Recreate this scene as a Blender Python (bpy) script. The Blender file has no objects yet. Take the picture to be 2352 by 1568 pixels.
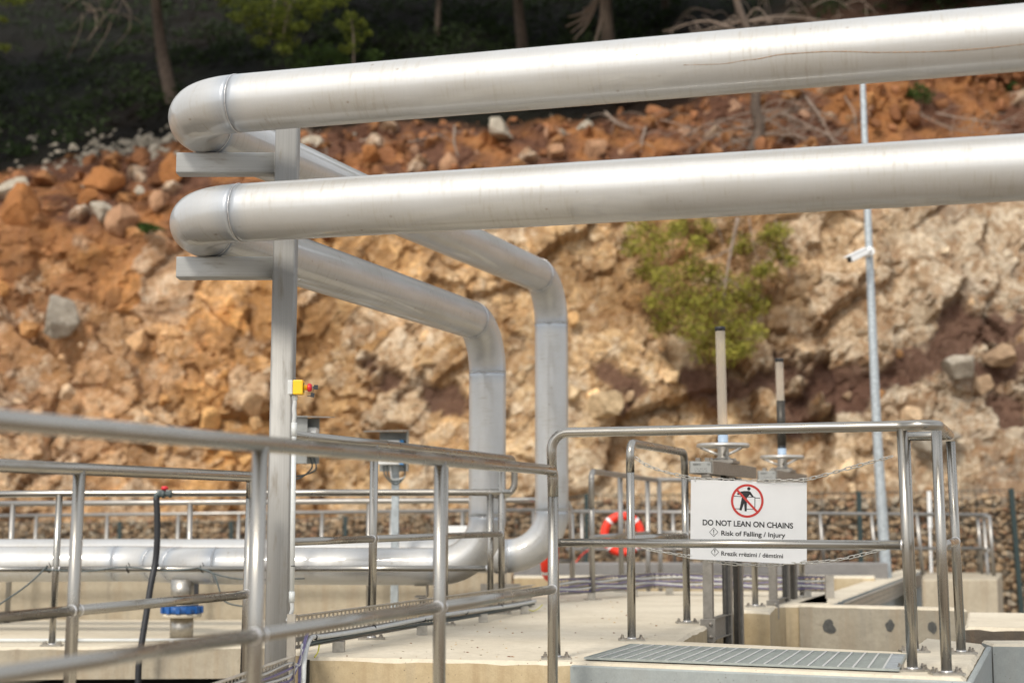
import bpy, math, random
from mathutils import Vector, Matrix, noise, Euler
R = math.radians
random.seed(7)
scene = bpy.context.scene
col = scene.collection

# ------------------------------------------------------------------ camera, world, sun, exposure
F = 3500.0; CX, CY = 1176.0, 784.0; HZ = 1180.0; CAMZ = 0.7
TH = math.atan((HZ - CY) / F); CT, ST = math.cos(TH), math.sin(TH)
cam_d = bpy.data.cameras.new('camera'); cam = bpy.data.objects.new('camera', cam_d); col.objects.link(cam)
cam.location = (0, 0, CAMZ); cam.rotation_euler = (R(90) + TH, 0, 0)
cam_d.sensor_width = 36; cam_d.lens = F / 2352 * 36; cam_d.clip_start = 0.1; cam_d.clip_end = 600
cam_d.dof.use_dof = True; cam_d.dof.focus_distance = 7.8; cam_d.dof.aperture_fstop = 1.65
scene.camera = cam

SUN_EL, SUN_AZ = R(42), R(24)      # sun behind the camera, to its left; azimuth measured from straight behind
world = bpy.data.worlds.new("World"); scene.world = world; world.use_nodes = True
wn = world.node_tree.nodes; wl = world.node_tree.links
bg = wn['Background']
sky = wn.new('ShaderNodeTexSky'); sky.sky_type = 'NISHITA'; sky.sun_disc = False
sky.sun_elevation = SUN_EL; sky.dust_density = 4.0; sky.air_density = 1.0; sky.ozone_density = 1.0
sundir = Vector((-math.sin(SUN_AZ) * math.cos(SUN_EL), -math.cos(SUN_AZ) * math.cos(SUN_EL), math.sin(SUN_EL)))
sky.sun_rotation = math.atan2(sundir.x, sundir.y)
hsv = wn.new('ShaderNodeHueSaturation'); hsv.inputs['Saturation'].default_value = 0.38
veil = wn.new('ShaderNodeMix'); veil.data_type = 'RGBA'; veil.inputs[0].default_value = 0.55; veil.inputs[7].default_value = (8.2, 8.5, 8.9, 1)   # thin bright cloud veil
wl.new(sky.outputs[0], hsv.inputs['Color']); wl.new(hsv.outputs[0], veil.inputs[6]); wl.new(veil.outputs[2], bg.inputs['Color'])
bg.inputs['Strength'].default_value = 0.13
sun_d = bpy.data.lights.new('sun', 'SUN'); sun = bpy.data.objects.new('sun', sun_d); col.objects.link(sun)
sun_d.energy = 1.95; sun_d.angle = R(10); sun_d.color = (1.0, 0.93, 0.82)
sun.rotation_euler = sundir.to_track_quat('Z', 'Y').to_euler()
sun.location = (0, -10, 20)
scene.view_settings.view_transform = 'Standard'; scene.view_settings.look = 'None'
scene.view_settings.exposure = 0.34; scene.view_settings.gamma = 1.0

# ------------------------------------------------------------------ measuring helpers (a photo position at a known distance or height -> point)
def ray(px, py):
    a = (px - CX) / F; b = (CY - py) / F
    return Vector((a, CT - b * ST, ST + b * CT))
def at(px, py, Y):
    d = ray(px, py); t = Y / d.y
    return Vector((d.x * t, Y, CAMZ + d.z * t))
def G(px, py, Z=0.0):
    d = ray(px, py); t = (Z - CAMZ) / d.z
    return Vector((d.x * t, d.y * t, Z))
def XP(px, Y, Z):
    c = Y * CT + (Z - CAMZ) * ST
    return Vector(((px - CX) / F * c, Y, Z))

# ------------------------------------------------------------------ objects and tags
def tag(o, label=None, cat=None, group=None, kind=None):
    if label: o['label'] = label
    if cat: o['category'] = cat
    if group: o['group'] = group
    if kind: o['kind'] = kind
    return o
def thing(name, loc, label, cat, group=None):
    o = bpy.data.objects.new(name, None); col.objects.link(o); o.location = Vector(loc); o.empty_display_size = 0.1
    return tag(o, label, cat, group)
def root_loc(o):
    l = Vector((0, 0, 0))
    while o is not None:
        l += o.location; o = o.parent
    return l
def copy_tree(o, parent=None):
    c = o.copy(); col.objects.link(c)
    if parent: c.parent = parent
    for ch in list(o.children): copy_tree(ch, c)
    return c

class MB:
    def __init__(s): s.v = []; s.f = []; s.sm = []; s.uv = {}; s.mi = []; s.heat = {}
    def quad(s, pts, smooth=False, mi=0):
        b = len(s.v); s.v += [Vector(p) for p in pts]; s.f.append(tuple(range(b, b + len(pts)))); s.sm.append(smooth); s.mi.append(mi)
    def box(s, c, half, ax=None, mi=0):
        c = Vector(c)
        if ax is None: ax = (Vector((1,0,0)), Vector((0,1,0)), Vector((0,0,1)))
        b = len(s.v)
        for k in (-1, 1):
            for i, j in ((-1,-1),(1,-1),(1,1),(-1,1)):
                s.v.append(c + ax[0]*half[0]*i + ax[1]*half[1]*j + ax[2]*half[2]*k)
        for q in ((3,2,1,0),(4,5,6,7),(0,1,5,4),(1,2,6,5),(2,3,7,6),(3,0,4,7)):
            s.f.append(tuple(b+x for x in q)); s.sm.append(False); s.mi.append(mi)
    def bar(s, p, q, w, h, up=Vector((0,0,1)), mi=0):       # rectangular bar from p to q
        p = Vector(p); q = Vector(q); d = (q-p); L = d.length; d.normalize()
        x = d.cross(up)
        if x.length < 1e-4: x = Vector((1,0,0))
        x.normalize(); z = x.cross(d)
        s.box((p+q)/2, (w/2, L/2, h/2), (x, d, z), mi)
    def tube(s, path, r, seg=16, caps=True, mi=0, s0=0.0, heat=None, up=None, uvoff=0.0):
        path = [Vector(p) for p in path]; n = len(path)
        rr = r if isinstance(r, (list, tuple)) else [r]*n
        T = []
        for i in range(n):
            a = path[max(i-1,0)]; b = path[min(i+1,n-1)]
            t = (b-a); t = t.normalized() if t.length > 1e-9 else Vector((0,0,1)); T.append(t)
        ref = up or (Vector((0,0,1)) if abs(T[0].z) < 0.9 else Vector((0,-1,0)))
        x = T[0].cross(ref).normalized(); y = x.cross(T[0]).normalized()
        b0 = len(s.v); cum = s0
        cums = []
        for i in range(n):
            if i:
                q = T[i-1].rotation_difference(T[i]); x = q @ x; y = q @ y
                cum += (path[i]-path[i-1]).length
            cums.append(cum)
            for k in range(seg):
                a = 2*math.pi*k/seg
                s.v.append(path[i] + (x*math.cos(a) + y*math.sin(a))*rr[i])
                if heat: s.heat[len(s.v)-1] = max(math.exp(-(abs(cum-h)/0.055)**2) for h in heat)
        for i in range(n-1):
            for k in range(seg):
                k2 = (k+1) % seg
                s.uv[len(s.f)] = [(cums[i], k/seg*6.283*rr[i]+uvoff), (cums[i], (k+1)/seg*6.283*rr[i]+uvoff), (cums[i+1], (k+1)/seg*6.283*rr[i]+uvoff), (cums[i+1], k/seg*6.283*rr[i]+uvoff)]
                s.f.append((b0+i*seg+k, b0+i*seg+k2, b0+(i+1)*seg+k2, b0+(i+1)*seg+k)); s.sm.append(True); s.mi.append(mi)
        if caps:
            s.f.append(tuple(b0+k for k in reversed(range(seg)))); s.sm.append(False); s.mi.append(mi)
            s.f.append(tuple(b0+(n-1)*seg+k for k in range(seg))); s.sm.append(False); s.mi.append(mi)
        return cum
    def lathe(s, c, prof, axis=Vector((0,0,1)), seg=24, mi=0, caps=True):    # prof = [(r, h)...] along axis
        c = Vector(c); axis = Vector(axis).normalized()
        ref = Vector((0,-1,0)) if abs(axis.y) < 0.9 else Vector((1,0,0))
        x = axis.cross(ref).normalized(); y = axis.cross(x)
        b0 = len(s.v); n = len(prof)
        for r, h in prof:
            for k in range(seg):
                a = 2*math.pi*k/seg; s.v.append(c + axis*h + (x*math.cos(a)+y*math.sin(a))*r)
        for i in range(n-1):
            for k in range(seg):
                k2 = (k+1) % seg
                s.f.append((b0+i*seg+k, b0+i*seg+k2, b0+(i+1)*seg+k2, b0+(i+1)*seg+k)); s.sm.append(seg > 8); s.mi.append(mi)
        if caps:
            s.f.append(tuple(b0+k for k in reversed(range(seg)))); s.sm.append(False); s.mi.append(mi)
            s.f.append(tuple(b0+(n-1)*seg+k for k in range(seg))); s.sm.append(False); s.mi.append(mi)
    def prism(s, poly, z0, z1, jit=0.0, ch=0.008, step=0.08, mt=0, ms=0, zt=None):
        # poly: list of Vector xy, any winding; a chamfered, slightly ragged arris like cast concrete
        P = [Vector((p.x, p.y)) for p in poly]
        A = sum(P[i].x*P[(i+1)%len(P)].y - P[(i+1)%len(P)].x*P[i].y for i in range(len(P)))
        if A < 0: P.reverse()
        Q = []; N = []
        m = len(P)
        for i in range(m):
            a, b = P[i], P[(i+1)%m]; L = (b-a).length; k = max(1, int(L/step)) if jit > 0 else 1
            e = (b-a).normalized(); nn = Vector((e.y, -e.x))
            pe = (a - P[i-1]).normalized(); pn = Vector((pe.y, -pe.x))
            for j in range(k):
                Q.append(a + (b-a)*j/k)
                if j == 0:
                    w = (nn+pn); w = w.normalized() if w.length > 1e-6 else nn
                    N.append(w / max(0.5, w.dot(nn)))
                else: N.append(nn)
        n = len(Q); b0 = len(s.v)
        J = [Vector((noise.noise(Vector((q.x*9, q.y*9, 3.1))), noise.noise(Vector((q.x*23, q.y*23, 7.7))), 0)) for q in Q]
        for q, w, j in zip(Q, N, J): s.v.append(Vector((q.x, q.y, z0)))
        for q, w, j in zip(Q, N, J): s.v.append(Vector((q.x + w.x*j.x*jit*.3, q.y + w.y*j.x*jit*.3, z1 - ch - abs(j.x+j.y)*jit)))
        for q, w, j in zip(Q, N, J):
            c = ch + abs(j.x*1.2+j.y)*jit
            s.v.append(Vector((q.x - w.x*c, q.y - w.y*c, z1)))
        for ring in range(2):
            for i in range(n):
                k = (i+1) % n
                s.f.append((b0+ring*n+i, b0+ring*n+k, b0+(ring+1)*n+k, b0+(ring+1)*n+i)); s.sm.append(False); s.mi.append(ms if ring == 0 else mt)
        s.f.append(tuple(b0+2*n+i for i in range(n))); s.sm.append(False); s.mi.append(mt)
        s.f.append(tuple(b0+i for i in reversed(range(n)))); s.sm.append(False); s.mi.append(ms)
    def rock(s, c, size, rnd, sub=2, mi=0, rot=None, cuts=9, attr=None):
        vs, fs = ICO[sub]
        rot = rot or Euler((rnd.uniform(0,6.28), rnd.uniform(0,6.28), rnd.uniform(0,6.28))).to_matrix()
        planes = []
        for _ in range(cuts):
            n = Vector((rnd.gauss(0,1), rnd.gauss(0,1), rnd.gauss(0,1))).normalized(); planes.append((n, rnd.uniform(0.42, 0.85)))
        off = Vector((rnd.uniform(0,99), rnd.uniform(0,99), 0)); b0 = len(s.v)
        for v in vs:
            p = v.copy()
            for n, d in planes:
                t = p.dot(n)
                if t > d: p -= n*(t-d)
            p *= 1 + 0.10*noise.noise(v*2.3+off)
            p = rot @ Vector((p.x*size[0], p.y*size[1], p.z*size[2]))
            s.v.append(Vector(c)+p)
        for f in fs: s.f.append(tuple(b0+i for i in f)); s.sm.append(sub > 2); s.mi.append(mi)
        if attr is not None: attr.append((b0, len(s.v)))
    def build(s, name, mats, parent=None, origin=None, bevel=0.0):
        if parent is not None: o0 = root_loc(parent)
        elif origin is not None: o0 = Vector(origin)
        else:
            xs = [v.x for v in s.v]; ys = [v.y for v in s.v]; zs = [v.z for v in s.v]
            o0 = Vector(((min(xs)+max(xs))/2, (min(ys)+max(ys))/2, min(zs)))
        me = bpy.data.meshes.new(name)
        me.from_pydata([tuple(v-o0) for v in s.v], [], s.f)
        me.polygons.foreach_set('use_smooth', s.sm); me.polygons.foreach_set('material_index', s.mi)
        for m in (mats if isinstance(mats, (list, tuple)) else [mats]): me.materials.append(m)
        if s.uv:
            uvl = me.uv_layers.new(name='uv')
            data = [0.0]*(2*len(me.loops))
            for pi, uvs in s.uv.items():
                ls = me.polygons[pi].loop_start
                for k, (a, b) in enumerate(uvs): data[2*(ls+k)] = a; data[2*(ls+k)+1] = b
            uvl.data.foreach_set('uv', data)
        if s.heat:
            at_ = me.attributes.new('weld_tint', 'FLOAT', 'POINT')
            arr = [0.0]*len(s.v)
            for k, h in s.heat.items(): arr[k] = h
            at_.data.foreach_set('value', arr)
        me.update()
        o = bpy.data.objects.new(name, me); col.objects.link(o)
        if parent is not None: o.parent = parent
        else: o.location = o0
        if bevel:
            m = o.modifiers.new('bevel', 'BEVEL'); m.width = bevel; m.segments = 2; m.limit_method = 'ANGLE'
        return o

def make_ico(sub):
    t = (1+5**.5)/2
    vs = [Vector(p).normalized() for p in ((-1,t,0),(1,t,0),(-1,-t,0),(1,-t,0),(0,-1,t),(0,1,t),(0,-1,-t),(0,1,-t),(t,0,-1),(t,0,1),(-t,0,-1),(-t,0,1))]
    fs = [(0,11,5),(0,5,1),(0,1,7),(0,7,10),(0,10,11),(1,5,9),(5,11,4),(11,10,2),(10,7,6),(7,1,8),(3,9,4),(3,4,2),(3,2,6),(3,6,8),(3,8,9),(4,9,5),(2,4,11),(6,2,10),(8,6,7),(9,8,1)]
    for _ in range(sub):
        cache = {}; nf = []
        def mid(a, b):
            k = (min(a,b), max(a,b))
            if k not in cache: vs.append(((vs[a]+vs[b])/2).normalized()); cache[k] = len(vs)-1
            return cache[k]
        for a, b, c in fs:
            x, y, z = mid(a,b), mid(b,c), mid(c,a); nf += [(a,x,z),(b,y,x),(c,z,y),(x,y,z)]
        fs = nf
    return vs, fs
ICO = {k: make_ico(k) for k in (1, 2, 3)}

def fillet(pts, r, n=8):
    pts = [Vector(p) for p in pts]; out = [pts[0]]
    for i in range(1, len(pts)-1):
        a = (pts[i-1]-pts[i]).normalized(); b = (pts[i+1]-pts[i]).normalized()
        ang = a.angle(b)
        if ang > 3.1: out.append(pts[i]); continue
        d = r/math.tan(ang/2); c = pts[i] + (a+b).normalized()*(r/math.sin(ang/2))
        p0 = pts[i]+a*d; p1 = pts[i]+b*d; v0 = p0-c; v1 = p1-c; w = v0.angle(v1)
        for k in range(n+1):
            t = k/n; out.append(c + v0*(math.sin((1-t)*w)/math.sin(w)) + v1*(math.sin(t*w)/math.sin(w)))
    out.append(pts[-1]); return out
def sub_line(a, b, step):
    a = Vector(a); b = Vector(b); n = max(1, int((b-a).length/step)); return [a+(b-a)*i/n for i in range(n+1)]
def smooth_path(pts, n=8):        # Catmull-Rom
    pts = [Vector(p) for p in pts]; P = [pts[0]*2-pts[1]]+pts+[pts[-1]*2-pts[-2]]; out = []
    for i in range(1, len(P)-2):
        for k in range(n):
            t = k/n; a, b, c, d = P[i-1:i+3]
            out.append(0.5*((2*b)+(c-a)*t+(2*a-5*b+4*c-d)*t*t+(3*b-a-3*c+d)*t**3))
    out.append(pts[-1]); return out

# ------------------------------------------------------------------ materials
def new_mat(name):
    m = bpy.data.materials.new(name); m.use_nodes = True
    nt = m.node_tree; p = nt.nodes['Principled BSDF']
    return m, nt, p
class NT:
    def __init__(s, nt): s.nt = nt; s.tc = None
    def n(s, t, **kw):
        x = s.nt.nodes.new(t)
        for k, v in kw.items(): setattr(x, k, v)
        return x
    def l(s, a, b): s.nt.links.new(a, b)
    def coord(s, kind='Object', scale=(1,1,1), loc=(0,0,0)):
        tc = s.n('ShaderNodeTexCoord'); mp = s.n('ShaderNodeMapping'); mp.inputs['Scale'].default_value = scale; mp.inputs['Location'].default_value = loc
        s.l(tc.outputs[kind], mp.inputs[0]); return mp.outputs[0]
    def world_coord(s, scale=(1,1,1)):
        g = s.n('ShaderNodeNewGeometry'); mp = s.n('ShaderNodeMapping'); mp.inputs['Scale'].default_value = scale
        s.l(g.outputs['Position'], mp.inputs[0]); return mp.outputs[0]
    def noise(s, vec, scale, detail=4, rough=.55, dist=0.0):
        x = s.n('ShaderNodeTexNoise'); x.inputs['Scale'].default_value = scale; x.inputs['Detail'].default_value = detail
        x.inputs['Roughness'].default_value = rough; x.inputs['Distortion'].default_value = dist; s.l(vec, x.inputs['Vector']); return x.outputs[0]
    def vor(s, vec, scale, feature='F1', out='Distance', rnd=1.0):
        x = s.n('ShaderNodeTexVoronoi', feature=feature); x.inputs['Scale'].default_value = scale; x.inputs['Randomness'].default_value = rnd
        s.l(vec, x.inputs['Vector']); return x.outputs[out]
    def ramp(s, fac, stops, interp='LINEAR'):
        x = s.n('ShaderNodeValToRGB'); r = x.color_ramp; r.interpolation = interp
        while len(r.elements) < len(stops): r.elements.new(0.5)
        for e, (p, c) in zip(r.elements, stops):
            e.position = p; e.color = (c, c, c, 1) if isinstance(c, (int, float)) else (*c, 1)
        s.l(fac, x.inputs[0]); return x.outputs[0]
    def mix(s, fac, a, b, mode='MIX'):
        x = s.n('ShaderNodeMix', data_type='RGBA', blend_type=mode); x.clamp_factor = True
        for v, i in ((fac, 0), (a, 6), (b, 7)):
            if isinstance(v, (int, float)): x.inputs[i].default_value = v if i == 0 else (v, v, v, 1)
            elif isinstance(v, tuple): x.inputs[i].default_value = (*v, 1)
            else: s.l(v, x.inputs[i])
        return x.outputs[2]
    def math(s, op, a, b=0.0, c=None):
        x = s.n('ShaderNodeMath', operation=op)
        for i, v in enumerate((a, b) if c is None else (a, b, c)):
            if isinstance(v, (int, float)): x.inputs[i].default_value = v
            else: s.l(v, x.inputs[i])
        return x.outputs[0]
    def bump(s, h, strength, dist, normal=None):
        x = s.n('ShaderNodeBump'); x.inputs['Strength'].default_value = strength; x.inputs['Distance'].default_value = dist
        s.l(h, x.inputs['Height'])
        if normal is not None: s.l(normal, x.inputs['Normal'])
        return x.outputs[0]

def plain(name, c, rough=.5, metal=0.0, var=0.12, scale=18, spec=None):
    m, nt, p = new_mat(name); q = NT(nt)
    v = q.world_coord(); n = q.noise(v, scale, 4)
    a = tuple(x*(1-var) for x in c); b = tuple(min(1, x*(1+var)) for x in c)
    q.l(q.ramp(n, [(0.3, a), (0.7, b)]), p.inputs['Base Color'])
    p.inputs['Metallic'].default_value = metal
    q.l(q.ramp(q.noise(v, scale*2.3, 3), [(0.3, max(0,rough-.08)), (0.7, min(1, rough+.08))]), p.inputs['Roughness'])
    return m

def steel(name, c=(.385,.367,.33), rough=.25, dirt=.32, metal=.95, con=1.0):
    m, nt, p = new_mat(name); q = NT(nt)
    uv = q.coord('UV', (0.9, 130, 1)); line = q.noise(uv, 1.0, 3)
    uv2 = q.coord('UV', (5, 22, 1)); blot = q.noise(uv2, 1.0, 5, .6)
    wv = q.world_coord(); big = q.noise(wv, 3.0, 3)
    base = q.ramp(line, [(0.32, tuple(x*(1-.26*con) for x in c)), (0.68, tuple(min(1,x*(1+.22*con)) for x in c))])
    base = q.mix(q.ramp(blot, [(0.55, 0.0), (0.75, dirt)]), base, (.20, .165, .12))
    q.l(base, p.inputs['Base Color']); p.inputs['Metallic'].default_value = metal
    r = q.ramp(big, [(0.3, rough-.05), (0.7, rough+.08)])
    r2 = q.math('ADD', r, q.math('MULTIPLY', q.ramp(blot, [(0.5, 0.0), (0.75, 1.0)]), .25))
    q.l(r2, p.inputs['Roughness'])
    q.l(q.bump(line, .2, .002), p.inputs['Normal'])
    return m

def pipe_steel(name):
    m, nt, p = new_mat(name); q = NT(nt)
    vert = q.noise(q.coord('UV', (48, 6.5, 1)), 1.0, 5, .65)          # drips and grinding grain round the pipe
    vert2 = q.noise(q.coord('UV', (120, 9.0, 1)), 1.0, 3)
    along = q.noise(q.coord('UV', (.7, 60, 1)), 1.0, 2)
    cloud = q.noise(q.coord('UV', (1.1, 3.0, 1)), 1.6, 5, .6)
    base = q.ramp(vert, [(0.25, (.455,.455,.445)), (0.7, (.50,.50,.49))])
    base = q.mix(q.ramp(cloud, [(0.40, 0.0), (0.68, .55)]), base, (.39,.37,.33))
    drip = q.math('MULTIPLY', q.ramp(vert, [(0.50, 0.0), (0.68, 1.0)]), q.ramp(cloud, [(0.36, 0.0), (0.58, 1.0)]))
    base = q.mix(q.math('MULTIPLY', drip, .42), base, (.32,.28,.21))
    spots = q.vor(q.coord('UV', (9, 11, 1)), 1.0)
    sp = q.math('MULTIPLY', q.ramp(spots, [(0.05, 1.0), (0.10, 0.0)]), q.ramp(cloud, [(0.45, 0.0), (0.55, .8)]))
    base = q.mix(sp, base, (.26,.22,.17))
    at_ = q.n('ShaderNodeAttribute', attribute_name='weld_tint')
    base = q.mix(q.ramp(at_.outputs['Fac'], [(0.05, 0.0), (0.5, .35), (0.95, .62)]), base, (.29,.33,.38))
    q.l(base, p.inputs['Base Color']); p.inputs['Metallic'].default_value = .46
    p.inputs['Coat Weight'].default_value = .6; p.inputs['Coat Roughness'].default_value = .03; p.inputs['Coat IOR'].default_value = 1.9
    r = q.ramp(vert2, [(0.3, .50), (0.7, .58)])
    r = q.math('SUBTRACT', r, q.math('MULTIPLY', at_.outputs['Fac'], .12))
    r = q.math('ADD', r, q.math('MULTIPLY', drip, .12))
    q.l(r, p.inputs['Roughness'])
    b1 = q.bump(vert2, .03, .002); q.l(q.bump(along, .03, .003, b1), p.inputs['Normal'])
    return m

def concrete(name, c=(.46,.41,.32), c2=(.36,.31,.23), stain=.3, bumps=.5, pores=True, streak=True):
    m, nt, p = new_mat(name); q = NT(nt); w = q.world_coord()
    n1 = q.noise(w, 1.7, 6, .6); n2 = q.noise(w, 22, 4, .6); n3 = q.noise(w, 120, 3)
    base = q.ramp(n1, [(0.3, c2), (0.65, c)])
    base = q.mix(q.ramp(n2, [(0.35, .35), (0.65, 0.0)]), base, tuple(x*.8 for x in c2))
    if streak:
        ws = q.world_coord((7, 7, .7)); s1 = q.noise(ws, 1.0, 5, .65)
        base = q.mix(q.ramp(s1, [(0.50, 0.0), (0.78, stain)]), base, (.30,.19,.09))
        base = q.mix(q.ramp(q.noise(q.world_coord((11,11,1.1)), 1.0, 4), [(0.55, 0.0), (0.8, stain*.8)]), base, (.22,.21,.19))
    if pores:
        v = q.vor(w, 34); pm = q.math('MULTIPLY', q.ramp(v, [(0.07, 1.0), (0.12, 0.0)]), q.ramp(q.noise(w, 6, 3), [(0.44, 0.0), (0.56, .9)]))
        base = q.mix(pm, base, (.12,.10,.075))
        bl = q.noise(w, 9, 6, .7, .4)
        base = q.mix(q.ramp(bl, [(0.64, 0.0), (0.72, .55*stain+.1)]), base, (.17,.14,.11))
    base = q.mix(.25, base, q.ramp(n3, [(0.2, .22), (0.8, .75)]), 'MULTIPLY')
    q.l(base, p.inputs['Base Color']); p.inputs['Roughness'].default_value = .88
    h = q.math('ADD', q.math('MULTIPLY', n2, .7), q.math('MULTIPLY', n3, .3))
    q.l(q.bump(h, bumps, .012), p.inputs['Normal'])
    return m

def rock_mat(name, bumps=.9, face=True):
    m, nt, p = new_mat(name); q = NT(nt); w = q.world_coord()
    at_ = q.n('ShaderNodeAttribute', attribute_name='col')
    n1 = q.noise(w, 2.2, 8, .68, .6); n2 = q.noise(w, 9, 7, .68, .5); n3 = q.noise(w, 38, 4, .6)
    base = q.mix(1.0, at_.outputs['Color'], q.ramp(n1, [(0.32, (.72,.69,.66)), (0.68, (1.28,1.26,1.22))]), 'MULTIPLY')
    calm = q.ramp(q.noise(w, .42, 3), [(0.42, 1.0), (0.58, .35)])
    base = q.mix(calm, base, q.mix(1.0, base, q.ramp(n2, [(0.3, (.66,.62,.57)), (0.66, (1.25,1.26,1.27))]), 'MULTIPLY'))
    if face:
        # pale stones and ochre earth packed together: warped cells, each its own tone
        wn_ = q.n('ShaderNodeTexNoise'); wn_.inputs['Scale'].default_value = 3.5; wn_.inputs['Detail'].default_value = 5; q.l(w, wn_.inputs['Vector'])
        wv = q.n('ShaderNodeVectorMath', operation='MULTIPLY_ADD'); q.l(wn_.outputs['Color'], wv.inputs[0]); wv.inputs[1].default_value = (.45,.45,.45); q.l(w, wv.inputs[2])
        for sc, amt, pc in ((2.6, .35, (.72,.60,.44)), (6.5, .5, (.80,.68,.51)), (15.0, .4, (.80,.68,.51))):
            vc = q.n('ShaderNodeTexVoronoi'); vc.inputs['Scale'].default_value = sc; q.l(wv.outputs[0], vc.inputs['Vector'])
            sep = q.n('ShaderNodeSeparateColor'); q.l(vc.outputs['Color'], sep.inputs[0])
            k = q.math('MULTIPLY', q.ramp(sep.outputs[0], [(0.58, 0.0), (0.68, 1.0)]), q.ramp(vc.outputs['Distance'], [(0.42, 1.0), (0.58, 0.0)]))
            lum = q.n('ShaderNodeRGBToBW'); q.l(at_.outputs['Color'], lum.inputs[0]); sb = q.n('ShaderNodeSeparateColor'); q.l(at_.outputs['Color'], sb.inputs[0])
            k = q.math('MULTIPLY', k, q.ramp(lum.outputs[0], [(0.12, 0.0), (0.28, amt)])); k = q.math('MULTIPLY', k, q.ramp(sb.outputs[2], [(0.11, .12), (0.36, 1.0)]))
            base = q.mix(k, base, pc)
            k2 = q.math('MULTIPLY', q.ramp(sep.outputs[1], [(0.68, 0.0), (0.82, .45)]), q.ramp(lum.outputs[0], [(0.12, 0.0), (0.28, 1.0)]))
            base = q.mix(k2, base, (.30,.15,.055))
    lum3 = q.n('ShaderNodeRGBToBW'); q.l(at_.outputs['Color'], lum3.inputs[0])
    base = q.mix(q.math('MULTIPLY', q.ramp(n3, [(0.58, 0.0), (0.75, .3)]), q.ramp(lum3.outputs[0], [(0.06, 0.0), (0.2, 1.0)])), base, (.60,.52,.42))
    q.l(base, p.inputs['Base Color']); p.inputs['Roughness'].default_value = .95
    p.inputs['Specular IOR Level'].default_value = .15
    h = q.math('ADD', q.math('MULTIPLY', n2, .8), q.math('MULTIPLY', n3, .3))
    b1 = q.bump(n1, .5, .3)
    q.l(q.bump(h, bumps, .10, b1), p.inputs['Normal'])
    return m

def leaf_mat(name, c1, c2, trans=.25):
    m, nt, p = new_mat(name); q = NT(nt); w = q.world_coord()
    n = q.noise(w, 7, 3); g = q.n('ShaderNodeObjectInfo')
    q.l(q.ramp(n, [(0.35, c1), (0.65, c2)]), p.inputs['Base Color']); p.inputs['Roughness'].default_value = .7
    p.inputs['Specular IOR Level'].default_value = .2
    try:
        p.inputs['Transmission Weight'].default_value = 0
        tr = q.n('ShaderNodeBsdfTranslucent'); mx = q.n('ShaderNodeMixShader'); mx.inputs[0].default_value = trans
        q.l(q.ramp(n, [(0.35, c1), (0.65, c2)]), tr.inputs[0])
        out = nt.nodes['Material Output']
        q.l(p.outputs[0], mx.inputs[1]); q.l(tr.outputs[0], mx.inputs[2]); q.l(mx.outputs[0], out.inputs[0])
    except Exception: pass
    return m

M = {}
M['rail'] = steel('brushed_rail_steel')
M['railfar'] = steel('far_rail_steel', (.36,.345,.32), .38, .25, .85)
M['pipe'] = pipe_steel('pickled_pipe_steel')
M['weld'] = plain('weld_bead', (.72,.71,.70), .32, .8, .2, 300)
M['alu'] = steel('dull_profile_steel', (.275,.27,.255), .5, .55, .35, .3)
M['armst'] = steel('pale_arm_steel', (.40,.405,.395), .5, .5, .3, .25)
M['nplate'] = plain('name_plate_grey', (.33,.335,.32), .45, .2, .06, 40)
M['chain'] = plain('chain_steel', (.56,.54,.49), .35, .8, .15, 80)
M['plate'] = plain('plate_steel', (.42,.40,.36), .38, .9, .2, 30)
M['bolt'] = plain('bolt_steel', (.40,.37,.33), .35, 1.0, .3, 90)
M['tray'] = plain('perforated_tray_steel', (.40,.37,.32), .45, .5, .15, 14)
M['galv'] = plain('galvanised_steel', (.40,.44,.46), .5, .45, .22, 26)
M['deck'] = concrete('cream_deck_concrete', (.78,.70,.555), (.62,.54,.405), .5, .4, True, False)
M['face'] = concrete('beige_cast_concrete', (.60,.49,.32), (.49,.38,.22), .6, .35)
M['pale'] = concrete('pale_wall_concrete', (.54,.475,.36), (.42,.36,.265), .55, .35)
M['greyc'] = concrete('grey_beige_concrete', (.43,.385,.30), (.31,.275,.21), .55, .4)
M['darkc'] = concrete('shade_dark_concrete', (.15,.12,.09), (.09,.072,.055), .3, .8)  # colour darkened to stand for a shadowed front face
M['paintw'] = concrete('grey_painted_concrete', (.37,.40,.39), (.32,.35,.345), .10, .22)
M['asph'] = concrete('grey_band_concrete', (.27,.26,.25), (.21,.20,.19), .1, .4, False, False)
M['patch'] = plain('mortar_patch', (.075,.075,.07), .9, 0, .3, 40)
M['soil'] = concrete('yard_soil', (.36,.30,.23), (.27,.21,.15), .2, .8, False, False)
M['pit'] = plain('shade_black_pit', (.010,.009,.007), .9, 0, .4, 3)  # near black: the shade of the void is put into the colour
M['rock'] = rock_mat('quarried_rock')
M['stone'] = rock_mat('loose_stone', .5, False)
M['white'] = plain('white_plastic', (.78,.79,.78), .4, 0, .04, 20)
M['sign'] = plain('white_sign_board', (.80,.80,.79), .45, 0, .02, 12)
M['ink'] = plain('black_ink', (.012,.013,.014), .5, 0, .1, 40)
M['redink'] = plain('red_ink', (.55,.035,.025), .45, 0, .05, 40)
M['red'] = plain('red_plastic', (.60,.02,.03), .35, 0, .08, 60)
M['yellow'] = plain('yellow_plastic', (.85,.50,.01), .4, 0, .05, 60)
M['greyp'] = plain('light_grey_plastic', (.52,.53,.52), .45, 0, .05, 60)
M['conduit'] = plain('white_conduit', (.56,.58,.57), .4, 0, .05, 30)
M['black'] = plain('black_rubber', (.018,.019,.022), .5, 0, .2, 60)
M['orange'] = plain('orange_lifebuoy', (.78,.038,.014), .5, 0, .08, 20)
M['blue'] = plain('blue_coupling', (.015,.09,.30), .4, 0, .15, 40)
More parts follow.
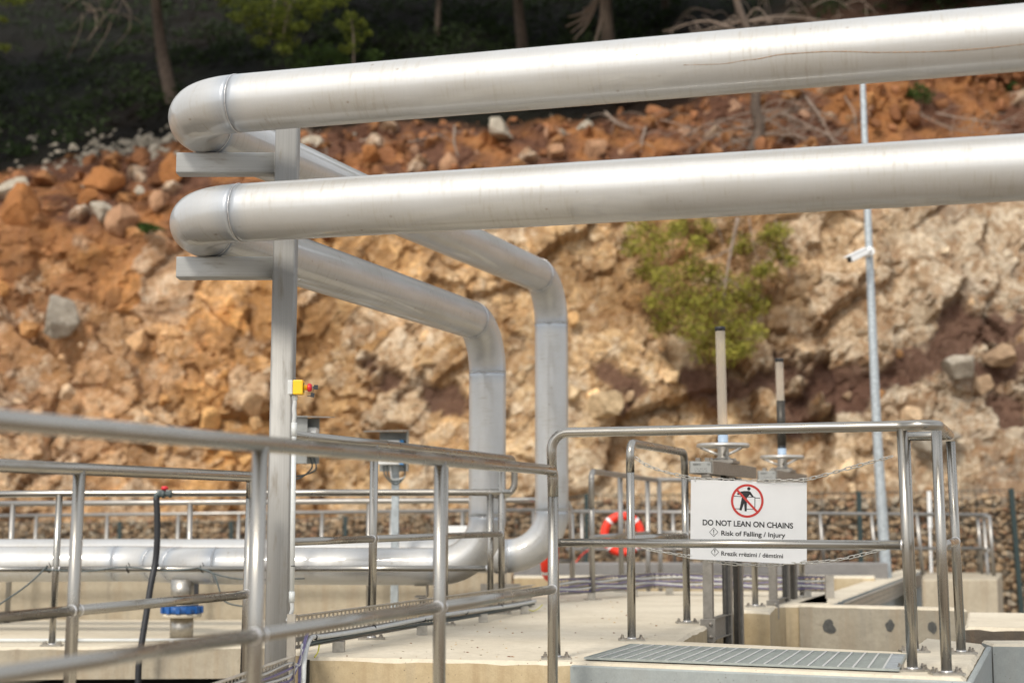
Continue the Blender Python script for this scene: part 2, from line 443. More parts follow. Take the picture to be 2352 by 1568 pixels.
M['lblue'] = plain('light_blue_plastic', (.33,.43,.55), .45, 0, .06, 50)
M['sblue'] = plain('sky_blue_cover', (.06,.28,.62), .45, 0, .06, 50)
M['purple'] = plain('purple_cable_sheath', (.15,.13,.25), .45, 0, .12, 50)
M['greycab'] = plain('grey_cable_sheath', (.52,.53,.52), .5, 0, .10, 50)
M['dkcab'] = plain('dark_green_cable_sheath', (.07,.09,.09), .5, 0, .12, 50)
M['ygcab'] = plain('yellow_earth_sheath', (.55,.50,.03), .5, 0, .12, 50)
M['wheel'] = plain('cast_handwheel', (.52,.50,.46), .38, .7, .12, 60)
M['gear'] = plain('gear_frame_steel', (.235,.22,.195), .45, .35, .15, 30)
M['darkst'] = plain('dark_steel_guide', (.055,.05,.042), .5, .5, .3, 30)
M['hood'] = plain('hood_sheet_steel', (.30,.31,.30), .45, .5, .15, 15)
M['fence'] = plain('dark_green_fence_paint', (.018,.035,.035), .45, 0, .2, 60)
M['grate'] = plain('galvanised_grating', (.30,.33,.315), .5, .3, .12, 40)
M['rust'] = plain('rust_stain', (.30,.17,.08), .9, 0, .4, 60)
M['bark'] = plain('pine_bark', (.10,.075,.058), .95, 0, .35, 14)
M['twig'] = plain('dead_twig', (.27,.21,.165), .95, 0, .25, 14)
M['leafdark'] = leaf_mat('undergrowth_leaf', (.013,.024,.007), (.036,.058,.016), .15)  # kept dark, the shade under the trees is in the colour
M['leafpine'] = leaf_mat('pine_needles', (.045,.075,.012), (.11,.15,.025), .3)
M['leafyel'] = leaf_mat('yellow_green_needles', (.16,.16,.03), (.46,.43,.08), .35)
M['leafbough'] = leaf_mat('sunlit_tone_needles', (.07,.095,.014), (.19,.22,.035), .4)  # paler copy of the pine needles, sunlight put into the colour
M['leafgrn'] = leaf_mat('green_tuft_leaf', (.03,.055,.012), (.06,.10,.02), .25)
M['leafdry'] = leaf_mat('dry_brown_needles', (.10,.055,.02), (.20,.12,.04), .2)
mg, nt, p = new_mat('clear_tube'); p.inputs['Base Color'].default_value = (.70,.63,.53,1); p.inputs['Roughness'].default_value = .15
tr_ = nt.nodes.new('ShaderNodeBsdfTransparent'); tr_.inputs[0].default_value = (.92,.88,.82,1); mx_ = nt.nodes.new('ShaderNodeMixShader'); mx_.inputs[0].default_value = .34
nt.links.new(tr_.outputs[0], mx_.inputs[1]); nt.links.new(p.outputs[0], mx_.inputs[2]); nt.links.new(mx_.outputs[0], nt.nodes['Material Output'].inputs[0]); M['tube'] = mg

# ------------------------------------------------------------------ terrain: cliff with rubble slope and wooded hillside
def interp(tab, x):
    if x <= tab[0][0]: return tab[0][1]
    for (a, fa), (b, fb) in zip(tab, tab[1:]):
        if x <= b: return fa + (fb-fa)*(x-a)/(b-a)
    return tab[-1][1]
TA = [(XP(px, 28.5, 6).x, at(px, py, 28.5).z) for px, py in ((-300,560),(0,540),(400,570),(700,480),(1000,450),(1400,440),(1800,450),(2352,450),(2800,450))]
TB = [(XP(px, 31, 8).x, at(px, py, 31).z) for px, py in ((-300,425),(0,402),(380,338),(700,302),(1200,290),(1480,262),(1750,215),(2000,150),(2352,85),(2800,60))]
def base_y(x, z):
    za, zb = interp(TA, x), interp(TB, x)
    if z < za: return 26.6 + 1.9*(z+2)/(za+2)
    if z < zb: return 28.5 + 2.5*(z-za)/(zb-za)
    return 31 + (z-zb)/.6
def on_hill(px, py, off=0.0):
    Y = 28.0
    for _ in range(40):
        p_ = at(px, py, Y); Y = Y*.4 + .6*base_y(p_.x, p_.z)
    return at(px, py, Y-off)
def hsh(v, k=0.0):
    a = math.sin(v.x*12.9898 + v.y*78.233 + v.z*37.719 + k*11.17)*43758.5453
    return a - math.floor(a)
def cz(px, py): q_ = at(px, py, 28.3); return q_.x, q_.z
RORG = Vector((.60,.265,.10)); RED, DRED, GOLD, CREAM, GREY, SOIL, WHITE = Vector((.42,.195,.095)), Vector((.27,.115,.062)), Vector((.76,.42,.135)), Vector((.78,.60,.38)), Vector((.60,.545,.46)), Vector((.115,.064,.046)), Vector((.66,.60,.50))
BLOBS = [(*cz(250,640), 2.8, RORG, 3.6), (*cz(60,780), 1.6, RORG*.7, 2.4), (*cz(430,780), 1.8, RORG*.6+GOLD*.4, 3.0), (*cz(200,560), 1.6, RORG, 3.0), (*cz(620,720), 2.2, GOLD, 2.6), (*cz(540,930), 1.8, GOLD, 2.0), (*cz(150,950), 1.6, GREY, .8),
         (*cz(280,880), 1.3, GREY, .9), (*cz(130,740), .8, GREY, 1.2), (*cz(950,700), 1.6, RED*.4+GOLD*.6, 2.0), (*cz(1200,600), 1.9, CREAM*.7+GOLD*.4, 3.0), (*cz(880,620), 1.2, CREAM*.5+GOLD*.6, 2.4), (*cz(900,1000), 1.9, CREAM, 1.1), (*cz(1000,850), 1.7, GOLD, .8),
         (*cz(1400,1000), 2.0, CREAM*1.08, 2.4), (*cz(1500,700), 1.6, GOLD*.7+SOIL*.3, 1.0), (*cz(1850,650), 1.5, GOLD*.6+GREY*.4, 1.0), (*cz(2150,650), 2.0, GREY*.7+CREAM*.3, 2.8), (*cz(2250,950), 1.9, GREY, 2.6), (*cz(2300,560), 1.2, GREY, .8), (*cz(1950,1050), 1.6, GREY*.5+CREAM*.5, 1.0),
         (*cz(200,1100), 2.0, CREAM*.4+GOLD*.3+GREY*.3, .8), (*cz(700,1080), 1.8, CREAM*.5+GOLD*.5, .8)]
VEINS = [([cz(1870,905), cz(2010,890), cz(2130,820), cz(2240,770), cz(2400,740)], .30), ([cz(2230,860), cz(2360,810)], .26), ([cz(2010,900), cz(1900,930), cz(1800,880), cz(1700,905), cz(1600,870)], .22),
         ([cz(1560,880), cz(1470,905), cz(1400,880)], .20), ([cz(850,860), cz(960,905), cz(1080,950)], .10), ([cz(1790,960), cz(1900,1000)], .12), ([cz(2240,940), cz(2280,960)], .13)]
def seg_d(x, z, pts):
    best = 9
    for (ax, az), (bx, bz) in zip(pts, pts[1:]):
        dx, dz = bx-ax, bz-az; t = max(0, min(1, ((x-ax)*dx+(z-az)*dz)/(dx*dx+dz*dz)))
        best = min(best, math.hypot(x-ax-dx*t, z-az-dz*t))
    return best
def cell(v, sc, warp=.28):
    w = v*sc
    w = w + Vector((noise.noise(w*2.3+Vector((5,0,0))), noise.noise(w*1.7+Vector((0,9,0))), noise.noise(w*1.7+Vector((0,0,4)))))*warp
    d, pts = noise.voronoi(w, distance_metric='DISTANCE', exponent=2.5)
    return w, d, pts[0]
def rock_height(v, sc, amp, tilt):
    w, d, c = cell(v, sc)
    n = Vector((hsh(c,1)-.5, hsh(c,2)-.5, hsh(c,3)-.5))
    h = hsh(c)*amp + (w-c).dot(n)*tilt*2.2
    edge = min(1.0, (d[1]-d[0])*5.0)
    return h*1.0 - (1-edge)*amp*.16, c, edge
def ground_col(x, z, y):
    """returns displacement (towards the viewer), colour"""
    v = Vector((x, y*.6, z))
    za, zb = interp(TA, x), interp(TB, x)
    wob = noise.fractal(Vector((x*.5, 0, z*.5)), .8, 2.0, 6)*.75
    t = z + wob
    h1, c1, e1 = rock_height(v, .42, .50, .42)
    h2, c2, e2 = rock_height(v+Vector((31,0,7)), 1.15, .20, .25)
    h3, c3, e3 = rock_height(v+Vector((3,0,71)), 3.1, .10, .10)
    fine = noise.fractal(v*1.6, .8, 2.1, 6)*.085
    # zone colour
    s = Vector((0,0,0)); wsum = 0
    wx = x + noise.noise(Vector((x*.7, 3, z*.7)))*.9; wz = z + noise.noise(Vector((x*.7, 9, z*.7)))*.9
    for bx, bz, br, bc, bw in BLOBS:
        k = bw*math.exp(-((wx-bx)**2+(wz-bz)**2)/(br*br)); s += bc*k; wsum += k
    s += (GOLD*.55+CREAM*.45)*.15; wsum += .15
    calm_ = max(0.35, min(1, .75+1.4*noise.noise(v*.42+Vector((3,3,3))))); h2 *= calm_; h3 *= calm_; fine *= calm_
    c = s/wsum*(.86+.3*noise.noise(Vector((x*.45,5,z*.45))))
    r = hsh(c2, 5); r1 = hsh(c1, 6); r3 = hsh(c3, 4)
    c = c.lerp(CREAM if r1 > .6 else GOLD, .08)
    if r > .84: c = c.lerp(WHITE, .38)
    elif r > .68: c = c.lerp(CREAM, .22)
    elif r < .18: c = c.lerp(SOIL, .35)
    if r3 > .90: c = c.lerp(WHITE, .3)
    elif r3 < .15: c = c.lerp(SOIL, .30)
    c = c.lerp(SOIL, max(0, (.22-e1)*1.6))
    disp = h1 + h2 + h3 + fine
    # soil veins
    vn = noise.fractal(Vector((x*1.3, 17, z*1.3)), .8, 2.0, 4)*.45
    for pts, wd in VEINS:
        if abs(x-pts[0][0]) > 9: continue
        d = seg_d(x, z, pts) + vn
        k = max(0, min(1, (wd-d)/.16+.6))
        if k > 0: c = c.lerp(SOIL*1.25, k*.95); disp = disp*(1-k*.55) + .05*k
    # rubble slope: mostly soil with stones pressed in, colours darkened for partial shade
    k = max(0, min(1, (t-za)/.9+.5))
    if k > 0:
        w_, d_, c4 = cell(v+Vector((7,3,1)), 2.2); q_ = hsh(c4, 2)
        rad = .22+.36*q_
        dome = max(0, 1-d_[0]/rad)
        rc = RED.lerp(GOLD, .35*hsh(c4, 8)) if q_ < .82 else RED.lerp(WHITE, .6)
        sc = (DRED*.25+SOIL*.75).lerp(RORG*.62, max(0, min(1, .16+1.7*noise.fractal(v*.9+Vector((0,5,0)), .8, 2.0, 5))))
        rc2 = sc.lerp(rc, min(1, dome*4)) if hsh(c4, 3) > .35 else sc
        dp = (h1*.35 + h2*.5 + h3*.7 + fine + (min(dome, .5)*.7 if hsh(c4, 3) > .3 else 0) + noise.fractal(v*2.5, .7, 2, 3)*.12)
        c = c.lerp(rc2, k); disp = disp*(1-k) + dp*k
    # woodland floor, deep tree shade put into its near-black colour
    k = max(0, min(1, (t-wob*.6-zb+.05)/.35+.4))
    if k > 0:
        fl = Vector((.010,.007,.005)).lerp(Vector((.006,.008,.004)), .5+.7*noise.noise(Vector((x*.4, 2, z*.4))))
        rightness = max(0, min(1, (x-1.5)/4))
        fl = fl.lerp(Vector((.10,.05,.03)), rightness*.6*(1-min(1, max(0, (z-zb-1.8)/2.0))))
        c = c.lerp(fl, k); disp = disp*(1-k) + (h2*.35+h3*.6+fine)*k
    return disp, c
def build_terrain():
    xs = [-34+1.3*i for i in range(15)] + [-14.5 + .058*i for i in range(515)] + [15.5+1.3*i for i in range(14)]
    zs = []; z = -2.2
    while z < 9.6: zs.append(z); z += .052
    while z < 17: zs.append(z); z += .14
    while z < 36: zs.append(z); z += .6
    while z < 72: zs.append(z); z += 1.5
    verts = []; cols = []
    D = Vector((0, -.93, .36))
    for z in zs:
        for x in xs:
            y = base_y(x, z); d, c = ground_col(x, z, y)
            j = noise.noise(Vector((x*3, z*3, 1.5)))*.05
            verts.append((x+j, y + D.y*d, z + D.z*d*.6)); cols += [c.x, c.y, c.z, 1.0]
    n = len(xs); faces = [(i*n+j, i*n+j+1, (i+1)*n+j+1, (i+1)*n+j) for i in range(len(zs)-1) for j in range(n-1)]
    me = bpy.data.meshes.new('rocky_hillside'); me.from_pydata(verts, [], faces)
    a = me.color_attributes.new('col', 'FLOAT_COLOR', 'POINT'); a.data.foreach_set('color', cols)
    me.materials.append(M['rock']); me.update()
    o = bpy.data.objects.new('hillside', me); col.objects.link(o); tag(o, kind='structure')
build_terrain()
def set_cols(o, ranges_cols):
    me = o.data; a = me.color_attributes.new('col', 'FLOAT_COLOR', 'POINT'); arr = [1.0]*(4*len(me.vertices))
    for (b, e), c in ranges_cols:
        for i in range(b, e): arr[4*i] = c[0]; arr[4*i+1] = c[1]; arr[4*i+2] = c[2]
    a.data.foreach_set('color', arr)

# ground sheet to the horizon and the yard behind the tanks
g = MB(); g.quad([(-250,-250,-1.9),(250,-250,-1.9),(250,250,-1.9),(-250,250,-1.9)]); tag(g.build('ground', M['soil'], origin=(0,0,-1.9)), kind='structure')
g = MB(); g.prism([Vector((-16,13.95)), Vector((18,13.95)), Vector((18,28)), Vector((-16,28))], -1.88, -.66); tag(g.build('yard_ground', M['soil']), kind='structure')

# boulders one can point at
rnd = random.Random(3)
RB = [(50,488,48,62,'red','big slanting rust red boulder at the left edge of the cliff'),
      (238,492,24,30,'white','pale half of the split boulder on the left slope'),(280,505,36,32,'mixr','orange half of the split boulder beside its pale half'),
      (365,462,22,34,'mixr','narrow white veined orange boulder left of the upper pipe elbow'),(240,425,38,36,'red','rust red boulder near the top of the left slope'),
      (200,458,22,24,'red','small deep red boulder on the brown soil of the left slope'),(318,440,11,10,'white','small round pale stone on the left slope'),
      (130,740,40,48,'grey','tall grey boulder set in the red rock face at left'),(1150,303,34,24,'white','white jagged boulder under the upper pipe'),
      (1365,340,26,26,'mixr','round orange boulder between the two pipes'),(718,330,22,20,'white','pale boulder beside the steel column under the upper pipe'),
      (2200,840,42,36,'grey','pointed grey boulder above the brown soil band at right'),(1280,355,26,18,'mixr','flat orange and white boulder between the pipes'),
      (855,352,20,22,'red','orange boulder below the upper pipe right of the column'),(1030,375,20,24,'mixr','tan boulder resting on the middle pipe line of sight'),
      (35,440,45,30,'white','lichen grey boulder in the upper left corner of the slope'),(395,385,24,34,'red','orange boulder just left of the upper steel arm'),
      (1390,925,46,38,'cream','cream boulder in the cliff right of the vertical pipe'),(1320,905,22,18,'cream','small cream block beside the taller vertical pipe'),
      (2150,1005,46,36,'grey','large grey block low in the right cliff')]
CL = {'red': RORG*.62, 'white': WHITE*.72, 'mixr': RORG*.5+WHITE*.22, 'grey': GREY*.62, 'cream': CREAM*.8}
for px, py, wx_, hy_, c_, lab in RB:
    b = MB(); rg = []
    p0 = on_hill(px, py, .62 if hy_ > 20 else .45); k = p0.y/F
    wx_ *= 1.4; hy_ *= 1.4; b.rock(p0, (wx_*k, wx_*k*.8, hy_*k), rnd, 3, rot=Euler((rnd.uniform(-.3,.3), rnd.uniform(-.35,.35), rnd.uniform(-.4,.4))).to_matrix(), cuts=17, attr=rg)
    o = b.build('boulder', M['stone']); set_cols(o, [(rg[0], CL[c_]*.92)])
    tag(o, lab, 'boulder', 'boulders in the cliff and slope')
# pale stones scattered on the edge of the wood, loose rubble
b = MB(); rg = []; cs = []
for i in range(190):
    px = rnd.gauss(275, 80); py = 345 - (px-275)*.12 + rnd.gauss(0, 16)
    if rnd.random() < .15: px = rnd.uniform(0, 450); py = rnd.uniform(300, 400)
    p0 = on_hill(px, py, .10); s_ = rnd.uniform(.04, .12)*(1.5 if rnd.random() < .15 else 1)
    b.rock(p0, (s_, s_, s_*.8), rnd, 1, attr=rg); k_ = rnd.uniform(.55, 1.0); cs.append(WHITE*k_*.62)  # pale stones toned down, shade of the wood in their colour
for i in range(850):
    px = rnd.uniform(-60, 2420); yb = interp([(0,395),(400,330),(700,305),(1480,262),(2000,165),(2352,110)], px)
    py = yb + abs(rnd.gauss(0, 75)) + rnd.uniform(-15, 10)
    p0 = on_hill(px, py, rnd.uniform(.05, .34)); s_ = min(.26, .018 + rnd.expovariate(19))
    b.rock(p0, (s_, s_*.9, s_*rnd.uniform(.6, 1)), rnd, 1 if s_ < .09 else 2, attr=rg)
    r_ = rnd.random(); cs.append((RED*rnd.uniform(.4,.95)) if r_ < .84 else (RED*.6+WHITE*.2 if r_ < .96 else WHITE*.55))
for i in range(90):      # broken blocks low on the face
    px = rnd.uniform(-60, 2420); py = rnd.uniform(560, 1140)
    p0 = on_hill(px, py, rnd.uniform(.18, .50)); s_ = min(.34, .05 + rnd.expovariate(11))
    b.rock(p0, (s_, s_*.9, s_*rnd.uniform(.6, 1)), rnd, 1 if s_ < .09 else 2, attr=rg, cuts=14)
    _, cc = ground_col(p0.x, p0.z, p0.y); cs.append(cc*.75 + (CREAM if rnd.random() < .6 else GOLD)*.3)
o = b.build('rubble', M['stone']); set_cols(o, list(zip(rg, cs))); tag(o, 'loose red and pale rubble lying on the slope and cliff ledges', 'rubble', kind='stuff')

# ------------------------------------------------------------------ vegetation
def leaves(mb, c, rad, n, size, rnd, squash=.8, shell=.0, mi=0, drop=0.0):
    for _ in range(n):
        d = Vector((rnd.gauss(0,1), rnd.gauss(0,1), rnd.gauss(0,1))).normalized()
        r_ = rad*(rnd.random()**.5)
        p_ = Vector(c) + Vector((d.x*r_, d.y*r_, d.z*r_*squash - drop*r_*rnd.random()))
        a = Vector((rnd.gauss(0,1), rnd.gauss(0,1), rnd.gauss(0,1)+.3)).normalized(); b_ = a.orthogonal().normalized(); b_ = Matrix.Rotation(rnd.uniform(0,6.28), 3, a) @ b_; c_ = a.cross(b_)
        s_ = size*rnd.uniform(.6, 1.4); w_ = s_*rnd.uniform(.25,.5)
        mb.quad([p_-b_*s_*.5, p_+c_*w_*.5, p_+b_*s_*.5, p_-c_*w_*.5], mi=mi)
def branch(mb, pts, r0, r1, seg=6):
    P = smooth_path(pts, 5); n = len(P); mb.tube(P, [r0+(r1-r0)*i/(n-1) for i in range(n)], seg)
rv = random.Random(11)
def pine(px0, py0, tx, ty, r0, label, crown=True, Yoff=0.0, curve=None):
    base = on_hill(px0, py0, 0) + Vector((0, .1+Yoff, -.25))
    top = at(tx, ty, base.y - .3); top = base + (top-base)*1.0
    H = 7.0; d = (top-base).normalized(); tip = base + d*H
    t = thing('pine_tree', base, label, 'tree', 'pines on the hillside')
    m = MB(); side = Vector((1,0,0))
    P = [base, base.lerp(top, .5) + side*(curve or 0)*.5, top + side*0, top.lerp(tip, .5) + side*.12, tip]
    branch(m, P, r0, r0*.35, 12); m.build('trunk', M['bark'], t)
    c = MB(); lb = MB()
    for i in range(13):
        a = rv.uniform(0, 6.28); zf = rv.uniform(0, 1); rr = rv.uniform(.6, 2.3)*(1.25-zf*.6)
        s_ = base.lerp(tip, .62+.38*zf); e = s_ + Vector((math.cos(a)*rr, math.sin(a)*rr, rv.uniform(.1,.7)))
        if e.z < at(CX, 0, e.y).z + .75: e.z = at(CX, 0, e.y).z + .75 + rv.uniform(0,.5)
        branch(lb, [s_, s_.lerp(e, .5)+Vector((0,0,.15)), e], r0*.3, .015, 5)
        leaves(c, e, rv.uniform(.9, 1.3), 210, .30, rv, .55)
    for i in range(15):      # unseen boughs added over the cliff, above the view, to shade the wood
        Yb = base.y - rv.uniform(.5, 7.5); xb = base.x + rv.uniform(-2.6, 2.6); zb_ = at(CX, 0, Yb).z + .85 + rv.uniform(0, 1.0)**1.5*3.2
        e = Vector((xb, Yb, zb_)); s_ = base.lerp(tip, rv.uniform(.6, .95))
        branch(lb, [s_, s_.lerp(e, .5)+Vector((0,0,.6)), e], r0*.3, .015, 5)
        leaves(c, e, rv.uniform(1.0, 1.5), 190, .40, rv, .35)
    lb.build('limb', M['bark'], t); c.build('crown', M['leafpine'], t)
pine(402, 240, 356, -10, .17, 'leaning pine trunk rising behind the upper pipe elbow', curve=-.12)
pine(1210, 150, 1188, -20, .17, 'straight pine trunk left of the dead white branches', Yoff=.8)
pine(1404, 140, 1392, -20, .19, 'thickest grey pine trunk beside the dead white branches', Yoff=.6)
pine(980, 160, 1010, -20, .10, 'slim dark pine behind the middle of the upper pipe', Yoff=3)
pine(640, 150, 655, -20, .11, 'dark pine trunk behind the hanging green branch', Yoff=3.2)
pine(1545, 60, 1530, -20, .16, 'pine trunk cut off by the top edge right of the dead branches', Yoff=1.5)
pine(-120, 260, -140, -20, .2, 'pine just outside the left edge of the view')
pine(2050, 20, 2060, -40, .16, 'pine above the pipes with its base at the top edge', Yoff=2)
pine(2300, 10, 2290, -60, .16, 'pine above the right end of the upper pipe', Yoff=1)
# crooked small tree at right of centre
base = on_hill(1727, 350, .25); t = thing('crooked_tree', base, 'crooked bare trunk bending behind both pipes', 'tree')
m = MB(); pts = [base] + [at(px, py, base.y-.05*i) for i, (px, py) in enumerate(((1742,310),(1745,285),(1736,255),(1735,215),(1728,130),(1725,85),(1708,50),(1692,0),(1680,-60)))]
P = smooth_path(pts, 5); m.tube(P, [.115-.05*i/len(P) for i in range(len(P))], 10); m.build('trunk', M['bark'], t)
m = MB()
for i in range(34):
    s_ = rv.choice(pts[1:8]); dx = rv.choice((-1, 1))*rv.uniform(.4, 1.9)
    e = s_ + Vector((dx, rv.uniform(-.6,.3), rv.uniform(-.9,.15)*abs(dx)*.6)); mid_ = s_.lerp(e, .5)+Vector((0,0,rv.uniform(.05,.3)))
    branch(m, [s_, mid_, e], .016, .004, 4)
    for _ in range(3):
        q0 = mid_.lerp(e, rv.random()); branch(m, [q0, q0+Vector((rv.uniform(-.2,.2), -.05, -.15)), q0+Vector((rv.uniform(-.4,.4), -.1, rv.uniform(-.5,-.1)))], .007, .003, 3)
m.build('twigs', M['twig'], t)
# dead branches
def dead(pts, r, label, twigs=6, mat='twig'):
    W = [on_hill(px, py, .32+.25*math.sin(i)) for i, (px, py) in enumerate(pts)]
    m = MB(); branch(m, W, r, r*.35, 6)
    for _ in range(twigs):
        i = rv.randrange(len(W)-1); s_ = W[i].lerp(W[i+1], rv.random())
        e = s_ + Vector((rv.uniform(-.7,.7), rv.uniform(-.2,0), rv.uniform(-.5,.2))); branch(m, [s_, s_.lerp(e,.5)+Vector((0,0,.08)), e], r*.4, .004, 4)
    tag(m.build('dead_branch', M[mat]), label, 'branch', 'dead branches on the slope')
dead([(1850,222),(1885,270),(1915,330)], .028, 'pale straight dead branch leaning left of the light pole')
dead([(1805,262),(1850,285),(1905,312),(1960,360)], .024, 'long dead branch sloping down to the light pole')
dead([(1745,262),(1790,290),(1850,318)], .024, 'dead branch spreading right from the crooked trunk')
dead([(1480,270),(1540,280),(1600,300)], .02, 'flat dead branch left of the crooked trunk')
dead([(1390,258),(1420,285),(1455,295)], .035, 'thick curved dead branch above the lower pipe')
dead([(1490,270),(1475,320),(1472,350)], .03, 'upright dead stick between the pipes')
dead([(1045,290),(1043,325),(1052,360)], .028, 'short grey root hanging between the pipes', 2)
dead([(1940,222),(1962,262),(1968,310)], .018, 'thin dead branch hugging the light pole')
dead([(2150,260),(2230,275),(2340,285)], .02, 'tangle of dead brush at the right edge', 14)
dead([(2080,245),(2200,300),(2352,300)], .015, 'low brush line right of the light pole', 14)
dead([(700,300),(745,330),(750,360)], .02, 'dark root beside the column top', 8)
dead([(900,330),(960,322),(1030,300)], .02, 'dark thin root under the upper pipe', 8)
dead([(1620,300),(1680,320),(1725,345)], .02, 'thin brush left of the crooked trunk', 10)
def pale_branch():
    o0 = at(1382, -25, 32.0); m = MB()
    for ex, ey in ((1300,62),(1306,40),(1318,92),(1312,75),(1340,20),(1330,50)):
        e = at(ex, ey, 31.6); branch(m, [o0, o0.lerp(e, .5)+Vector((0,0,-.18)), e], .045, .012, 6)
    e = at(1358, 128, 31.6); branch(m, [at(1380,-25,32), at(1382,30,31.8), at(1372,80,31.7), e], .05, .02, 6)
    tag(m.build('dead_branch', M['twig']), 'fan of bleached dead branches in front of the thick pine', 'branch', 'dead branches on the slope')
pale_branch()
m = MB()
for i in range(26):
    s_ = at(rv.uniform(1560,1990), rv.uniform(-30,60), 33); e = s_ + Vector((rv.uniform(-1,1), rv.uniform(-.4,.4), rv.uniform(-1.0,-.1))); branch(m, [s_, s_.lerp(e,.5)+Vector((0,0,.25)), e], .014, .004, 4)
for i in range(22):
    s_ = at(rv.uniform(180,320), rv.uniform(-30,60), 32.5); e = s_ + Vector((rv.uniform(-.5,.5), rv.uniform(-.4,.4), rv.uniform(-.9,-.2))); branch(m, [s_, s_.lerp(e,.5)+Vector((.1,0,.1)), e], .012, .003, 4)
tag(m.build('brush', M['twig']), 'fine bare twigs hanging in the wood', 'brush', kind='stuff')
# hanging green bough and saplings
def bush(name, label, blobs, mat, size, Yo, dens=1.0, stems=None, squash=.75, cat='bush', group=None, mat2=None, base=None):
    k = [(at(px, py, Yo + rv.uniform(-.35,.35)), r_*Yo/F) for px, py, r_ in blobs]
    b0 = base or min((c for c, _ in k), key=lambda v: v.z)
    t = thing(name, b0, label, cat, group); m = MB()
    for i, (c, r_) in enumerate(k): leaves(m, c, r_, int(260*dens*(r_/.35)**1.6)+30, size, rv, squash)
    m.build('foliage', M[mat], t)
    if mat2:
        m = MB()
        for i, (c, r_) in enumerate(k):
            if rv.random() < .5: leaves(m, c+Vector((rv.uniform(-.2,.2), .15, rv.uniform(-.15,.15))), r_*.8, int(120*dens*(r_/.35)**1.6)+20, size, rv, squash)
        m.build('dry_foliage', M[mat2], t)
    if stems:
        m = MB()
        for pts, r_ in stems: branch(m, [at(px, py, Yo) for px, py in pts], r_, r_*.4, 6)
        m.build('stem', M['twig'], t)
bush('pine_bough', 'light green pine bough hanging into the dark wood', [(560,10,38),(600,20,45),(650,18,48),(700,5,40),(590,60,35),(640,70,40),(660,95,34),(600,95,26),(690,60,26),(575,35,30),(640,40,40),(740,10,34),(780,0,30),(720,35,26),(540,40,22),(650,115,24),(520,0,30)], 'leafbough', .08, 30.8, 1.0, [([(640,-60),(630,10),(620,80)], .03), ([(700,-40),(660,30),(650,90)], .02)], .6, 'bough')
bush('pine_bough', 'small green pine tip in the top left corner', [(40,5,22),(15,0,24),(60,-5,22),(5,45,14),(10,110,16)], 'leafbough', .08, 30.8, .8, None, .6, 'bough')
bush('young_pine', 'young pine sapling above the left part of the upper pipe', [(805,40,22),(800,65,22),(830,55,18),(780,55,16),(815,90,24),(845,75,14),(800,110,24)], 'leafbough', .085, 31.5, .7, [([(812,150),(812,90),(806,35)], .02)], .7, 'tree')
bush('shrub', 'dull green shrub behind the upper pipe left of the sapling', [(700,120,30),(740,115,34),(770,130,30),(790,150,30),(720,145,30),(860,130,26),(680,145,24)], 'leafgrn', .09, 31.6, .8, None, .7)
bush('cliff_pine', 'yellow green pine bush hanging on the cliff', [(1470,530,42),(1450,570,30),(1500,570,46),(1540,540,40),(1490,620,36),(1530,640,40),(1590,620,50),(1640,640,48),(1560,690,50),(1610,700,55),(1660,690,50),(1710,660,44),(1740,700,40),(1530,730,40),(1590,750,52),(1650,760,55),(1700,740,48),(1740,765,30),(1620,800,45),(1670,810,42),(1710,800,30),(1600,560,30),(1700,560,36),(1770,540,36),(1790,580,26),(1760,620,30),(1500,690,30),(1515,755,26),(1800,530,26),(1815,600,22),(1745,620,24),(1620,520,30),(1560,520,30)], 'leafyel', .075, 26.8, 1.35, [([(1695,500),(1680,570),(1668,640),(1660,720)], .035), ([(1680,570),(1640,590),(1590,600)], .018), ([(1672,640),(1700,660),(1740,690)], .016), ([(1770,530),(1800,590),(1815,640)], .014), ([(1668,640),(1620,690),(1570,720)], .014)], .8, 'bush', None, 'leafdry')
bush('dry_bush', 'brown dry brush above and right of the yellow green bush', [(1640,560,40),(1720,600,40),(1760,560,34),(1680,520,40),(1800,560,26),(1590,530,30),(1740,660,26),(1790,640,20),(1560,640,26),(1620,690,26),(1500,640,22),(1700,720,22),(1590,600,30)], 'leafdry', .06, 26.95, 1.0, [([(1640,500),(1660,560),(1650,610)], .014), ([(1720,500),(1735,580),(1770,650)], .014), ([(1780,505),(1800,560),(1830,640)], .010)], .9)
bush('grass_tuft', 'green grass tuft on the left slope by the split boulder', [(345,525,22),(330,520,16),(362,530,16)], 'leafgrn', .11, 28.2, 1.0, None, .6)
bush('grass_tuft', 'green plants at the right edge between the pipes', [(2340,215,22),(2325,200,16),(2350,240,18)], 'leafgrn', .10, 29.8, 1.0, None, .9)
bush('grass_tuft', 'faint green tuft right of the light pole between the pipes', [(2110,205,22),(2125,220,24),(2095,215,14)], 'leafgrn', .10, 30.0, .7, None, .8)
# undergrowth: one mass
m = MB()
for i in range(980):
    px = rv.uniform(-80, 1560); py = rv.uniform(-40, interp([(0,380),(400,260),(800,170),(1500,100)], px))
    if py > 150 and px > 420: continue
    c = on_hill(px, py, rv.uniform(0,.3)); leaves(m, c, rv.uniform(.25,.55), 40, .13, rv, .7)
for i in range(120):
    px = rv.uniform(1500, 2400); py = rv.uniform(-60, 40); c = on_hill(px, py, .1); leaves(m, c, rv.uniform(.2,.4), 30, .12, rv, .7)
tag(m.build('undergrowth', M['leafdark']), 'dark green undergrowth covering the woodland floor', 'undergrowth', kind='stuff')

